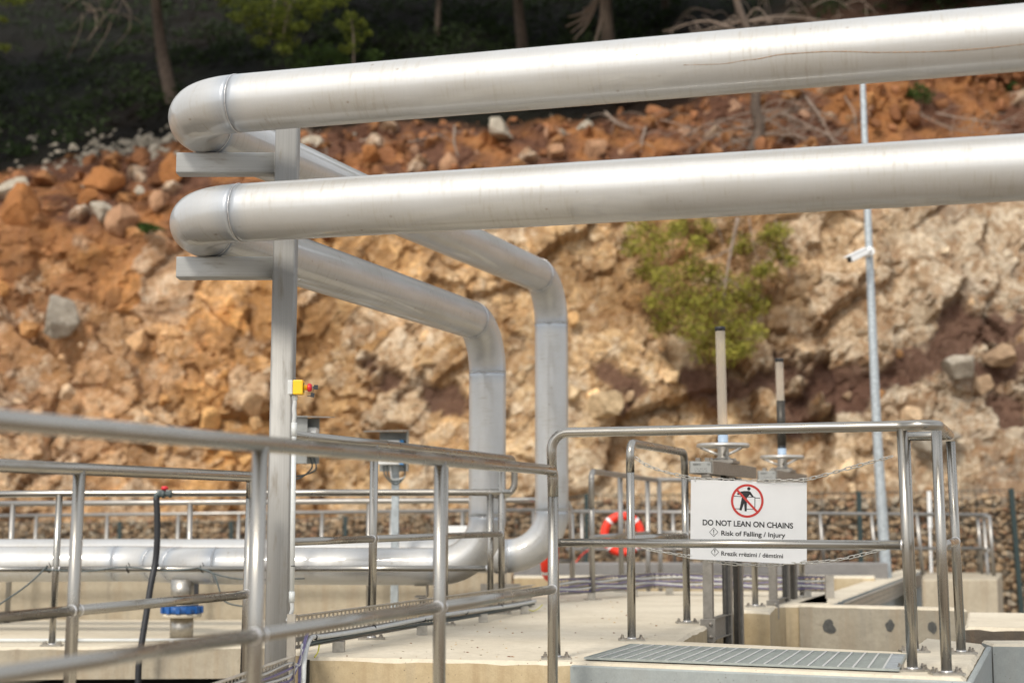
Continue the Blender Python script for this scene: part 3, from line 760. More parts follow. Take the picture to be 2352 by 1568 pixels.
# ------------------------------------------------------------------ gabions and fence
FD = lambda px: 24.6 - 4.4*px/2352
def gabion(pxa, pxb, ztab, label, seed):
    r_ = random.Random(seed); a = XP(pxa, FD(pxa)+.9, 0); bb = XP(pxb, FD(pxb)+.9, 0)
    t = thing('gabion_wall', (a+bb)/2 + Vector((0,0,-1.0)), label, 'gabion', 'stone filled gabion walls')
    d = bb-a; L = d.length; d.normalize(); nrm = Vector((d.y, -d.x, 0))
    m = MB(); rg = []; cs = []
    s_ = .0
    while s_ < L:
        zt = ztab[0]+(ztab[1]-ztab[0])*s_/L; z = -.95
        while z < zt-.04:
            sz = r_.uniform(.034,.080)
            m.rock(a + d*(s_+r_.uniform(-.04,.04)) + Vector((0,0,z)) + nrm*r_.uniform(-.03,.03), (sz*1.4, sz*.9, sz*.8), r_, 1, attr=rg, cuts=10, rot=Euler((r_.uniform(-.6,.6), r_.uniform(-.6,.6), r_.uniform(-3,3))).to_matrix())
            q_ = r_.random(); cs.append((Vector((.36,.26,.165)) if q_ < .4 else (Vector((.44,.345,.24)) if q_ < .7 else (Vector((.33,.205,.13)) if q_ < .85 else Vector((.38,.33,.26)))))*r_.uniform(.85,1.05))
            z += sz*1.25
        s_ += .092
    o = m.build('stone_fill', M['stone'], t); set_cols(o, list(zip(rg, cs))); o['kind'] = 'stuff'
    m = MB(); m.quad([a-nrm*.08+Vector((0,0,-1.2)), bb-nrm*.08+Vector((0,0,-1.2)), bb-nrm*.08+Vector((0,0,ztab[1]-.05)), a-nrm*.08+Vector((0,0,ztab[0]-.05))]); m.quad([a-nrm*.7+Vector((0,0,-1.2)), bb-nrm*.7+Vector((0,0,-1.2)), bb-nrm*.7+Vector((0,0,ztab[1]-.08)), a-nrm*.7+Vector((0,0,ztab[0]-.08))]); m.quad([a-nrm*.08+Vector((0,0,ztab[0]-.05)), bb-nrm*.08+Vector((0,0,ztab[1]-.05)), bb-nrm*.7+Vector((0,0,ztab[1]-.08)), a-nrm*.7+Vector((0,0,ztab[0]-.08))])
    m.build('core', M['soil'], t)
    m = MB(); k = 0
    while k*.2 < L:
        p_ = a + d*k*.2 + nrm*.13; zt = ztab[0]+(ztab[1]-ztab[0])*k*.2/L; m.tube([p_+Vector((0,0,-1)), p_+Vector((0,0,zt))], .004, 4, False); k += 1
    for j in range(8):
        f_ = j/7; m.tube([a+nrm*.13+Vector((0,0,-1+(ztab[0]+1)*f_)), bb+nrm*.13+Vector((0,0,-1+(ztab[1]+1)*f_))], .004, 4, False)
    m.build('wire_mesh', M['darkst'], t)
gabion(-120, 640, (.58,.66), 'low left gabion wall of brown stones behind the far handrail', 1)
gabion(655, 1290, (.66,.84), 'middle gabion wall of brown stones behind the vertical pipes', 2)
gabion(1300, 1900, (.94,.97), 'gabion wall of brown stones behind the lifebuoy and sign', 4)
gabion(1912, 2480, (.98,.99), 'tall right gabion wall of brown stones beside the light pole', 5)
def fence():
    pxs = [(-10,1198),(275,1197),(531,1196),(793,1184),(1064,1172),(1347,1133),(1650,1132),(1972,1127),(2322,1121)]
    t = thing('mesh_fence', XP(1176, 22, -.6), 'dark green wire mesh fence on slim posts in front of the gabions', 'fence')
    tops = []
    for i, (px, py) in enumerate(pxs):
        Y = FD(px); tp = at(px, py, Y); tops.append(tp)
        ft = Vector((XP(px+(10 if px > 1700 else 0) + (16 if px > 2200 else 0), Y, -.7).x, Y, -.7))
        m = MB(); m.bar(ft, tp, .06 if px > 1200 else .05, .06); m.build('post', M['fence'], t)
    m = MB()
    for a, b_ in zip(tops, tops[1:]):
        L = (b_-a).length
        for zf in range(8): m.tube([Vector((a.x,a.y,a.z-.02-.22*zf)), Vector((b_.x,b_.y,b_.z-.02-.22*zf))], .0035 if zf else .006, 4, False)
        for k in range(int(L/.08)):
            q_ = a.lerp(b_, k*.08/L); m.tube([Vector((q_.x,q_.y,q_.z)), Vector((q_.x,q_.y,q_.z-1.6))], .0022, 3, False)
    m.build('wire_panel', M['fence'], t)
fence()

# ------------------------------------------------------------------ concrete works
def slab(name, poly, z0, z1, mt, ms, label, cat='slab', group=None, jit=.006, ch=.012):
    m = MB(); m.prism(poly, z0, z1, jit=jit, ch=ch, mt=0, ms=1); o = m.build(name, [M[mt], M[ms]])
    return tag(o, label, cat, group)
deck = [G(690,1508), G(1315,1519.5), G(2216,1556.5), G(2262,1478), G(2125,1464), G(2097,1482), G(2055,1495), G(1561,1472), G(1590,1452), G(1618,1441), G(1660,1410),
        G(1706,1401), G(1768,1404), G(1780,1391), G(1805,1388), G(1833,1388), G(1905,1386), XP(1905,14.1,0), XP(1180,14.1,0), Vector((.05,11.6,0)), Vector((-1.2,7.9,0)), Vector((-1.06,7.88,0))]
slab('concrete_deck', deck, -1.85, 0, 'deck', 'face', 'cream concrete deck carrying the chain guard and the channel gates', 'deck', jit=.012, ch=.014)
e = (G(2216,1556.5)-G(1315,1519.5)).normalized(); nrm = Vector((e.y, -e.x, 0)); vdir = (G(2262,1478)-G(2216,1556.5)).normalized(); vn_ = Vector((vdir.y, -vdir.x, 0))
A0 = G(1315,1519.5); B0 = G(2216,1556.5); C0 = G(2262,1478)
pw = [A0+nrm*.004, B0+nrm*.004+vn_*.004, C0+vn_*.004, C0+vn_*.034-vdir*.0, B0+nrm*.03+vn_*.034, A0+nrm*.03]
slab('painted_wall', pw, -1.85, -.012, 'paintw', 'paintw', 'grey painted coat on the front of the deck under the chain guard', 'wall', jit=.003, ch=.006)
q1 = C0 + vn_*.04; slab('painted_wall', [q1, q1+Vector((3.0,-.03,0)), q1+Vector((3.0,.26,0)), q1+Vector((.02,.26,0))], -1.85, 0, 'deck', 'paintw', 'grey painted wall running out of the right edge', 'wall', jit=.006)
slab('concrete_slab', [G(2216,1438), G(2480,1447), G(2480,1408), G(2224,1405)], -1.85, 0, 'deck', 'darkc', 'cream topped slab with rough front coloured dark as in shade at the right edge', jit=.012)
def stained():
    m = MB(); a = G(1836,1388.5); b_ = G(2222,1398); nn = Vector((0,.24,0))
    t = thing('tank_wall', (a+b_)/2+Vector((0,0,-1.85)), 'beige tank wall with three dark round stains', 'wall')
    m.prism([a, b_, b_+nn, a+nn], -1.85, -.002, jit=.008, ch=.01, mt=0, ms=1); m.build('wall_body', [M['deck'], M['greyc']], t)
    d = (b_-a).normalized(); no = Vector((d.y, -d.x, 0))
    for px, py, rr, sd in ((1907,1438,15,1),(2047,1437,14,2),(2143,1440,14,3)):
        f_ = (px-1836)/(2222-1836); P0 = a.lerp(b_, f_); c = P0 + Vector((0,0,at(px,py,P0.y).z)) + no*.002
        m = MB(); pts = []
        for k in range(26):
            an = 2*math.pi*k/26; r_ = .86*rr/F*P0.y*(1+.5*noise.noise(Vector((math.cos(an)*1.1, math.sin(an)*1.1, sd*5.3)))+.16*noise.noise(Vector((math.cos(an)*4, math.sin(an)*4, sd*2.3)))+(.2 if sd == 1 and 5.2 < an < 6 else 0))
            pts.append(c + d*math.cos(an)*r_*(1.15 if sd == 1 else .8) + Vector((0,0,math.sin(an)*r_*1.1)))
        n_ = len(pts); bb = len(m.v); m.v += [p_-no*.001 for p_ in pts] + [p_+no*.002 for p_ in pts]
        for k in range(n_): m.f.append((k, (k+1)%n_, n_+(k+1)%n_, n_+k)); m.sm.append(False); m.mi.append(0)
        m.f.append(tuple(n_+k for k in range(n_))); m.sm.append(False); m.mi.append(0)
        m.build('mortar_patch', M['patch'], t)
stained()
ra, rb_ = G(1908,1384), G(2116,1308)
slab('tank_wall', [ra, rb_, rb_+Vector((-.28,0,0)), ra+Vector((-.28,0,0))], -1.85, 0, 'deck', 'paintw', 'pale wall running back behind the stained wall towards the light pole', 'wall', jit=.008)
slab('low_wall', [XP(1180,16.8,0), XP(2040,16.8,0), XP(2040,17.1,0), XP(1180,17.1,0)], -1.0, .17, 'asph', 'asph', 'grey band of low wall behind the far cable tray', 'wall')
slab('low_wall', [XP(1180,16.2,0), XP(2010,16.2,0), XP(2010,16.6,0), XP(1180,16.6,0)], -1.0, .045, 'deck', 'face', 'warm beige kerb wall in front of the grey band', 'wall')
fs = [XP(2118,16.4,0), XP(2290,16.4,0), XP(2302,18.3,0), XP(2118,18.3,0)]
slab('concrete_slab', fs, -.9, .01, 'pale', 'pale', 'pale concrete block below the far right handrail', jit=.006)
# left: ledge slab over the dark pit and wall behind it
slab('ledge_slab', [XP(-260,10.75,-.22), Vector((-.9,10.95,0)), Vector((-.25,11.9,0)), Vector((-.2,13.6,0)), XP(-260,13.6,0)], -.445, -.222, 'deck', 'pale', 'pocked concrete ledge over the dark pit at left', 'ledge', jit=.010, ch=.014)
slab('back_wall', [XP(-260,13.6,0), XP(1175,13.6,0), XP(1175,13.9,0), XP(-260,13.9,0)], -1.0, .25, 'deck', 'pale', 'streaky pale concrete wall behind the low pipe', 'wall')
m = MB(); m.prism([Vector((-9,11.9)), Vector((-.3,11.9)), Vector((-.3,12.4)), Vector((-9,12.4))], -1.89, -.46); tag(m.build('pit_wall', M['pit']), 'pit wall under the ledge, coloured black to stand for shade', 'wall')
m = MB(); m.quad([(-9,7.5,-1.6),(-1.3,7.5,-1.6),(-.35,11.9,-1.6),(-9,11.9,-1.6)]); tag(m.build('pit_shade_floor', M['pit'], origin=(-5,9,-1.6)), kind='structure')  # black sheet in place of the shaded depth of the pit
# near walkway that carries the two closest handrails
wa = Vector((.189+.1,7.03+.1,0)); wd = Vector((-.909,-2.655,0)).normalized(); wo = Vector((-wd.y, wd.x, 0))
if wo.x > 0: wo = -wo
slab('walkway', [wa-wo*.1, wa-wo*.1+wd*6.2, wa+wo*1.45+wd*6.2, wa+wo*1.45+wd*.25], -.42, -.21, 'deck', 'face', 'lower concrete walkway carrying the two nearest handrails', 'walkway')
# crumbs on the deck
m = MB(); rg = []; cs = []
for i in range(420):
    px = rnd.uniform(720, 2200); py = rnd.uniform(1375, 1550); p0 = G(px, py, .002)
    if py > 1466 and px > 1330: continue
    if py > 1505 + (px-690)*.03 or px < 700+ (1508-py)*4.3: continue
    if px > 1545 and not (px > 2120 and py > 1475): continue
    s_ = rnd.uniform(.002,.007)*(2.2 if rnd.random() < .04 else 1); m.rock(p0, (s_*1.8, s_, s_*.6), rnd, 1, attr=rg, rot=Matrix.Rotation(rnd.uniform(0,6.28),3,'Z')); cs.append(rnd.choice((CREAM*.8, RED*.6+CREAM*.2, SOIL*2.5, GREY)))
o = m.build('crumbs', M['stone']); set_cols(o, list(zip(rg, cs))); tag(o, 'small crumbs and chips scattered on the cream deck', 'crumbs', kind='stuff')

# ------------------------------------------------------------------ handrails
def handrail(label, top, mids, posts, group=None, r=.0242, mat='rail', fr=.07, plates=True, rm=None, bolts=True):
    """top: world points; mids: list of world polylines; posts: list of (top point, foot point, has plate)"""
    foot = posts[0][1]
    t = thing('handrail', foot, label, 'handrail', group)
    m = MB(); m.tube(fillet(top, fr), r, 20); m.build('top_rail', M[mat], t)
    for md in mids:
        m = MB(); m.tube(md, rm or r*.85, 16); m.build('mid_rail', M[mat], t)
    for pt, pf, pl in posts:
        m = MB(); m.tube([pt, pf], r*.98, 20); o = m.build('post', M[mat], t)
        m = MB(); dz = Vector((0,0,1))
        # weld collars where the rails meet the post
        if bolts:
            for md in mids:
                for q0 in md:
                    if abs(q0.y-pt.y) < .06 and abs(q0.x-pt.x) < .06:
                        d_ = (md[-1]-md[0]).normalized(); s_ = 1 if q0 is md[0] else -1
                        m.lathe(q0 + d_*s_*(r*.9), [(r*.98, -.004), (r*1.06, 0), (r*.96, .006)], d_*s_, 14)
            if m.v: m.build('weld', M['weld'], t)
        if pl:
            m = MB(); m.box(pf+Vector((0,0,.005)), (.072,.045,.005)); pb = m.build('base_plate', M['plate'], t)
            m = MB(); m.lathe(pf, [(r*1.12, .010), (r*1.05, .017)], seg=16); m.build('foot_weld', M['weld'], t)
            if bolts:
                for sx in (-1, 1):
                    for sy in (-1, 1):
                        m = MB(); c = pf+Vector((sx*.052, sy*.026, .010)); m.lathe(c, [(.014,0),(.014,.002),(.0095,.002),(.0095,.011),(.0055,.011),(.0055,.022)], seg=6); m.build('bolt', M['bolt'], pb)
    return t
V3 = Vector
# nearest rail
P1 = V3((.189,7.03,.90)); P0 = V3((-.72,4.375,.90)); dA = P0-P1
pA = [P1, XP(1012,5.70,.9), P0, P1+dA*1.52, P1+dA*2.0]; pA[1] = P1+dA*.502
lowz = -.21
dzm = V3((0,0,-.54))
mk = lambda p_, z=lowz: V3((p_.x, p_.y, z))
def lean(pt, pf, k=1.0): return V3((pf[0], pf[1], pf[2]))
handrail('nearest blurred handrail crossing the left half in front of everything', [V3((P1.x,P1.y,.78)), P1, P0, P1+dA*2.05], [[pA[0]+dzm, pA[1]+dzm], [pA[1]+dzm, pA[2]+dzm], [pA[2]+dzm, pA[3]+dzm], [pA[3]+dzm, pA[4]+dzm]],
         [(pA[0]+V3((0,0,-.08)), XP(1269,7.03,lowz), False), (pA[1], mk(pA[1]), False), (pA[2], V3((pA[2].x-.012, pA[2].y, lowz)), False), (pA[3], mk(pA[3]), False), (pA[4], mk(pA[4]), False)], 'handrails of the lower walkway', fr=.035)
B1 = V3((-1.214,7.13,.873)); B2 = V3((-1.675,5.92,.873)); dB = B2-B1
pB = [B1, B2, B1+dB*2.0, B1+dB*3.0]
handrail('second handrail at far left, ending left of the steel column', [B1+V3((0,0,-.1)), B1, B2, B1+dB*3.05], [[pB[i]+dzm, pB[i+1]+dzm] for i in range(3)],
         [(B1+V3((0,0,-.08)), XP(560,7.13,lowz), False), (B2, XP(152,5.92,lowz), False), (pB[2], mk(pB[2]), False), (pB[3], mk(pB[3]), False)], 'handrails of the lower walkway', fr=.03)
# deck rail behind the column
c0 = XP(655,7.72,1.1); c1 = XP(860,8.72,1.1); c2 = XP(1152,10.9,1.1)
cdir = (c2-c1).normalized(); cend = c2 + cdir*.30
handrail('handrail along the left edge of the deck behind the column', [c0, c1, c2, cend, cend+V3((0,0,-.27)), cend+V3((-.18,-.05,-.27))], [[c0+dzm, c1+dzm], [c1+dzm, c2+dzm]],
         [(c0, mk(c0,-.3), False), (c1, V3((c1.x-.005,c1.y,0)), True), (c2, mk(c2,0), True), (c1.lerp(c2,.5), mk(c1.lerp(c2,.5),0), True)], 'handrails on the deck', fr=.10)
# rails over the ledge
z1 = .845
handrail('bright handrail on the ledge in front of the low pipe', [XP(-160,10.9,z1-.01), XP(137,10.9,z1), XP(1125,10.9,z1+.008), XP(1172,10.9,z1+.008)], [[XP(-160,10.9,.31), XP(130,10.9,.312)], [XP(130,10.9,.312), XP(648,10.9,.315)], [XP(648,10.9,.315), XP(1125,10.9,.318)]],
         [(XP(137,10.9,z1), XP(119,10.9,-.22), True), (XP(648,10.9,z1), XP(646,10.9,-.22), True), (XP(1126,10.9,z1), XP(1126,10.9,-.0), False)], 'handrails on the ledge', fr=.05)
z2 = .79
handrail('handrail behind the low pipe with its end curving down past the taller pipe', [XP(-160,13.3,z2-.005), XP(435,13.3,z2+.01), XP(1225,13.3,z2+.03), XP(1310,13.6,z2+.04), XP(1314,13.6,.3)], [[XP(-160,13.3,.27), XP(1225,13.3,.29)], [XP(1225,13.3,.29), XP(1311,13.6,.29)]],
         [(XP(30,13.3,z2), XP(16,13.3,-.22), False), (XP(437,13.3,z2), XP(432,13.3,-.22), False), (XP(848,13.3,z2), XP(847,13.3,-.22), False), (XP(1313,13.6,.7), XP(1315,13.6,0), True)], 'handrails on the ledge', mat='railfar', fr=.12, bolts=False)
# far rails
zf = .70
handrail('thin far handrail across the left in front of the gabions', [XP(-120,18.5,zf-.03), XP(1240,18.5,zf+.05)], [[XP(-120,18.5,.30), XP(1240,18.5,.36)]],
         [(XP(px,18.5,zf-.03+.08*px/1240), XP(px-(1176-px)*.012,18.5,-.6), False) for px in (-79,84,247,410,549,740,899,1062,1225)], 'far handrails', r=.0225, mat='railfar', bolts=False)
handrail('thin far handrail across the right in front of the gabions', [XP(1300,17.6,zf+.03), XP(2268,17.6,zf-.01)], [[XP(1300,17.6,.30), XP(2268,17.6,.31)]],
         [(XP(px,17.6,zf+.01), XP(px+(px-1176)*.018,17.6,zz), False) for px, zz in ((1336,-.05),(1440,-.05),(1545,-.05),(1655,-.05),(1765,-.05),(1883,-.05),(2001,-.05),(2105,-.05),(2259,-.66))], 'far handrails', r=.0225, mat='railfar', bolts=False)
handrail('short far handrail return at the far right over the pale block', [XP(2246,17.9,zf-.03), XP(2273,17.3,zf-.03)], [[XP(2246,17.9,.3), XP(2273,17.3,.3)]],
         [(XP(2246,17.9,zf-.03), XP(2256,17.9,0.01), False), (XP(2273,17.3,zf-.03), XP(2283,17.3,.01), False)], 'far handrails', r=.022, mat='railfar', bolts=False)
# guard frames on the deck
fl = G(1277,1512); Yl = fl.y; fr1 = G(2096,1540); fr2 = G(2174.6,1548); f3 = G(2208,1500); f4 = G(2100,1497)
tl = XP(1266,Yl,1.1); t1 = XP(2071,fr1.y,1.1); t2 = XP(2150,fr2.y,1.1); t3 = XP(2183,f3.y,1.1); t4 = XP(2080,f4.y,1.1)
fm = lambda a, b_: a.lerp(b_, .49)
handrail('front guard rail crossing before the sign, with rounded left corner', [fl.lerp(tl,.8), tl, t1, t2, t3, t4], [[fm(tl,fl), fm(t1,fr1)], [fm(t2,fr2), fm(t3,f3)]],
         [(fl.lerp(tl,.85), fl, True), (t1, fr1, True), (t2+V3((0,0,-.03)), fr2, True), (t3+V3((0,0,-.03)), f3, True), (t4, f4, True)], 'handrails on the deck', fr=.085)
g1 = G(1451,1470); g2 = G(1578,1430.5); h1_ = XP(1447,g1.y,1.1); h2_ = XP(1572,g2.y,1.1)
handrail('two post guard frame left of the sign holding the chain ends', [g1.lerp(h1_,.85), h1_, h2_, g2.lerp(h2_,.85)], [[fm(h1_,g1), fm(h2_,g2)]],
         [(g1.lerp(h1_,.9), g1, True), (g2.lerp(h2_,.9), g2, True)], 'handrails on the deck', fr=.07)
zt = 1.05
q = [XP(1358,12.6,zt), XP(1424,14.0,zt), XP(1487,15.4,zt), XP(1505,15.8,zt), XP(1700,15.9,zt)]
handrail('far guard rail in front of the lifebuoy turning right behind the sign', [q[0]+V3((0,0,-.3)), q[0], q[3], q[4]], [[q[0]+dzm, q[2]+dzm], [XP(1515,15.8,zt-.54), q[4]+dzm]],
         [(q[0]+V3((0,0,-.05)), G(1361,1377), True), (q[1], XP(1428,14.0,0), True), (q[2], XP(1490,15.4,-.6), False), (XP(1514,15.8,zt), XP(1519,15.8,-.6), False), (q[4], mk(q[4],-.6), False)], 'handrails on the deck', mat='railfar', fr=.09, bolts=False)
i1 = G(1735,1393); i2 = G(1843,1371)
handrail('handrail between the two gates, its top hidden by the sign', [i1+V3((0,0,.3)), i1+V3((0,0,.92)), i2+V3((-.02,0,.92)), i2+V3((0,0,.3))], [[i1+V3((0,0,.4)), i2+V3((0,0,.4))]],
         [(i1+V3((0,0,.8)), i1, True), (i2+V3((0,0,.8)), i2, True)], 'handrails on the deck', fr=.07)

# ------------------------------------------------------------------ the big pipes
RP = .1365
def pipeline(label, pts, Rb, heats=None, radius=RP, bend_r=None):
    pts = [V3(p_) for p_ in pts]
    t = thing('steel_pipe', pts[-1], label, 'pipe', 'large steel pipes')
    cur = pts[0]; s0 = random.uniform(0, 50)
    for i in range(1, len(pts)):
        if i < len(pts)-1:
            r_ = Rb if bend_r is None else bend_r.get(i, Rb)
            a = (pts[i-1]-pts[i]).normalized(); b_ = (pts[i+1]-pts[i]).normalized(); ang = a.angle(b_); d = r_/math.tan(ang/2)
            e_ = pts[i]+a*d; x_ = pts[i]+b_*d
        else: e_ = pts[i]; x_ = None
        P = sub_line(cur, e_, .03); L = (e_-cur).length
        hs = ([s0] if i > 1 else []) + ([s0+L] if x_ is not None else [])
        m = MB(); m.tube(P, radius, 72, caps=True, s0=s0, heat=hs or [s0-9]); m.build('straight_run', M['pipe'], t); s0 += L
        if x_ is not None:
            arc = fillet([cur, pts[i], pts[i+1]], r_, 28)[1:-1]; La = sum((arc[k+1]-arc[k]).length for k in range(len(arc)-1))
            m = MB(); m.tube(arc, radius, 72, caps=True, s0=s0, heat=[s0, s0+La], uvoff=3.3); m.build('elbow', M['pipe'], t); s0 += La
            for q0, dd in ((e_, -a), (x_, b_)):
                dd = dd.normalized(); ref = dd.orthogonal().normalized(); y_ = dd.cross(ref); m = MB(); n_ = 120; ring = []
                for k in range(n_+1):
                    an = 2*math.pi*(k % n_)/n_; wob = .0016*noise.noise(V3((math.cos(an)*3, math.sin(an)*3, s0)))
                    ring.append(q0 + dd*wob + (ref*math.cos(an)+y_*math.sin(an))*(radius+.0006))
                m.tube(ring, [.0018+.0007*((k*7919) % 5)/5 for k in range(n_+1)], 6, caps=False); m.build('weld', M['weld'], t)
            cur = x_
    return t
W1 = at(545,238,7.0); ZU = W1.z; PR = G(2352,86,ZU); u1 = (W1-PR).normalized()
cornU = W1 + u1*.38; farU = PR - u1*3.0; V1 = XP(1266,12.5,ZU)
zl1 = at(1200,1276,12.5).z
pipeline('upper large steel pipe that turns back and drops on the right', [farU, cornU, V1, V3((V1.x,V1.y,zl1)), V3((-7.5,12.62,zl1))], .36)
def rust_line():
    up_ = bpy.data.objects['steel_pipe']; d_ = (PR-W1).normalized(); side = V3((0,0,1)); fr = V3((d_.y,-d_.x,0)).normalized()
    m = MB(); rr_ = random.Random(2); P = []
    for px, py in ((2740,262),(2900,258),(2985,245),(3050,238),(3130,222),(3200,216),(3300,210),(3400,209),(3500,213),(3620,213),(3740,211),(3850,205),(3960,196),(4096,180)):
        x_, y_ = px*.5742, py*.5742; c_ = G(x_, y_, ZU)                      # where the axis would be at this column
        ax = W1 + d_*((XP(x_, 6.3, ZU)-W1).dot(d_)); yc = CY - F*((ax-V3((0,0,CAMZ))).dot(V3((0,-ST,CT))))/((ax-V3((0,0,CAMZ))).dot(V3((0,CT,ST))))
        a_ = math.asin(max(-.95, min(.95, (yc-y_)/(F*RP/ax.y*1.04)))) - .27; P.append(ax + (fr*math.cos(a_)+side*math.sin(a_))*(RP+.0002))
    P = smooth_path(P, 12); n_ = len(P); m.tube(P, [(.0008+.0012*rr_.random())*(.5+.5*min(1, i/n_*3)) for i in range(n_)], 5); m.build('rust_stain', M['rust'], up_)
rust_line()
W2 = at(552,489,7.0); ZL = W2.z; PR2 = G(2352,384,ZL); u2 = (W2-PR2).normalized()
cornL = W2 + u2*.38; farL = PR2 - u2*3.0; V2 = XP(1120,11.25,ZL); zl2 = at(800,1298,11.5).z
pl = pipeline('lower large steel pipe that turns back, drops and runs left along the ledge', [farL, cornL, V2, V3((V2.x,V2.y,zl2)), XP(440,11.45,zl2), XP(330,11.95,zl2), XP(-260,12.0,zl2-.01)], .36, bend_r={4: .5, 5: .5})

# column with two arms
def column():
    cx = XP(649,7.42,1).x; w = .0555
    t = thing('pipe_support', (cx,7.42,-1.5), 'tall hollow steel column with two arms under the pipe elbows', 'support')
    def rhs(m, p_, q_, a, b_, up, rc=.012):
        d = (q_-p_).normalized(); x = d.cross(up).normalized(); y = x.cross(d); ring = []
        for sx, sy, a0 in ((1,1,0),(-1,1,90),(-1,-1,180),(1,-1,270)):
            for k in range(5):
                an = R(a0+k*22.5); ring.append((sx*(a-rc)+math.cos(an)*rc, sy*(b_-rc)+math.sin(an)*rc))
        b0 = len(m.v); n_ = len(ring)
        for e_ in (p_, q_):
            for rx, ry in ring: m.v.append(e_ + x*rx + y*ry)
        L = (q_-p_).length; cum = 0
        for k in range(n_):
            k2 = (k+1)%n_; dl = math.hypot(ring[k][0]-ring[k2][0], ring[k][1]-ring[k2][1])
            m.uv[len(m.f)] = [(0,cum),(0,cum+dl),(L,cum+dl),(L,cum)]; cum += dl
            m.f.append((b0+k, b0+k2, b0+n_+k2, b0+n_+k)); m.sm.append(True); m.mi.append(0)
        for off, rev in ((0, True), (n_, False)):
            f_ = [b0+off+k for k in range(n_)]; m.f.append(tuple(reversed(f_)) if rev else tuple(f_)); m.sm.append(False); m.mi.append(0)
    m = MB(); rhs(m, V3((cx-.012,7.42,-1.5)), V3((cx,7.42,ZU-.0)), w, w, V3((0,1,0))); m.build('post', M['alu'], t)
    for py0, zt_ in ((362, ZU-RP-.001), (608, ZL-RP-.001)):
        m = MB(); a = V3((cx-w-.001, 7.45, zt_-.052)); b_ = XP(410,7.45,zt_-.052); b_.z = a.z
        rhs(m, a, b_, .052, .052, V3((0,0,1)), .010); m.build('arm', M['armst'], t)
        m = MB(); m.tube([a+V3((-.001, sy*.05, sz*.05)) for sy, sz in ((-1,-1),(-1,1),(1,1),(1,-1),(-1,-1))], .004, 6, caps=False); m.build('weld', M['weld'], t)
column()

# emergency stop and conduit
def estop():
    Y = 7.33; k = Y/F; cx = XP(681,Y,1).x; z = at(681,890,Y).z
    t = thing('emergency_stop', (cx,Y,z-.05), 'yellow and grey emergency stop box with red button on the column', 'button box')
    gx0, gx1, gx2 = (XP(px,Y,z).x for px in (663,674.5,698))
    m = MB(); m.box(((gx0+gx1)/2,Y-.002,z), ((gx1-gx0)/2,.035,.0345)); m.build('back_box', M['greyp'], t, bevel=.004)
    m = MB(); m.box(((gx1+gx2)/2,Y-.002,z), ((gx2-gx1)/2-.0005,.035,.035)); m.build('cover', M['yellow'], t, bevel=.005)
    X = V3((1,0,0)); c = V3((gx2,Y-.002,z))
    m = MB(); m.lathe(c, [(.017,0),(.017,.003),(.0135,.004),(.0125,.018)], X, 24); m.build('collar', M['yellow'], t)
    m = MB(); m.lathe(c, [(.024,.0),(.024,.0008)], X, 24); m.build('dial_ring', M['ink'], t)
    m = MB(); m.lathe(c, [(.012,.017),(.019,.020),(.0205,.024),(.0205,.031),(.016,.038),(.008,.040)], X, 24); bt = m.build('button', M['red'], t)
    m = MB(); m.lathe(c, [(.006,.039),(.006,.043)], X, 16); m.build('lock', M['plate'], bt)
    m = MB(); m.box(c+V3((.0585,0,.002)), (.010,.003,.011)); m.box(c+V3((.045,0,.002)), (.006,.0015,.003)); m.build('key', M['black'], t, bevel=.002)
    m = MB(); m.tube([c+V3((.048,-.002,0)), c+V3((.046,-.003,-.012)), c+V3((.044,-.003,-.025))], .0015, 6); m.box(c+V3((.043,-.003,-.036)), (.009,.003,.011), (V3((.98,0,-.2)), V3((0,1,0)), V3((.2,0,.98)))); m.box(c+V3((.028,-.003,-.041)), (.010,.001,.002)); m.build('spare_key', M['black'], t, bevel=.002)
    # conduit below
    x0 = XP(677,Y,z).x
    t2 = thing('conduit', (x0,Y,-.1), 'white conduit running down the column from the yellow box', 'conduit')
    za = at(677,907,Y).z
    m = MB(); m.lathe((x0,Y,za-.024), [(.012,0),(.0145,.002),(.0145,.022),(.012,.0235)], seg=12); m.build('gland', M['conduit'], t2)
    def cor(zh, zl, r_): 
        P = []; rr = []; n_ = int((zh-zl)/.006)*2
        for i in range(n_+1): P.append(V3((x0+.001*math.sin(i*.3),Y,zh-(zh-zl)*i/n_))); rr.append(r_ if i % 2 else r_*.82)
        m = MB(); m.tube(P, rr, 12); return m
    zb = at(677,975,Y).z; zc = at(670,1382,Y).z
    cor(za-.022, zb, .0118).build('flexible_hose', M['greyp'], t2)
    x1 = XP(670,Y,zc).x
    m = MB(); m.tube([V3((x0,Y,zb+.004)), V3((x1,Y,zc))], .0120, 14); m.tube([V3((x0,Y,zb+.01)), V3((x0,Y,zb-.055))], .0142, 14); m.tube([V3((x1,Y,zc+.05)), V3((x1,Y,zc))], .0142, 14); m.build('rigid_tube', M['conduit'], t2)
    m = MB(); 
    zk = at(672,1300,Y).z; m.lathe((XP(672,Y,zk).x,Y,zk), [(.013,0),(.013,.004)], seg=12); m.build('cable_tie', M['black'], t2)
    P = [V3((x1,Y,zc)), V3((x1+.002,Y,zc-.04)), V3((x1-.02,Y+.01,zc-.09))]; P = smooth_path(P, 14); m = MB(); m.tube(P, [.011 if i % 2 else .009 for i in range(len(P))], 10); m.build('flexible_end', M['greyp'], t2)
estop()

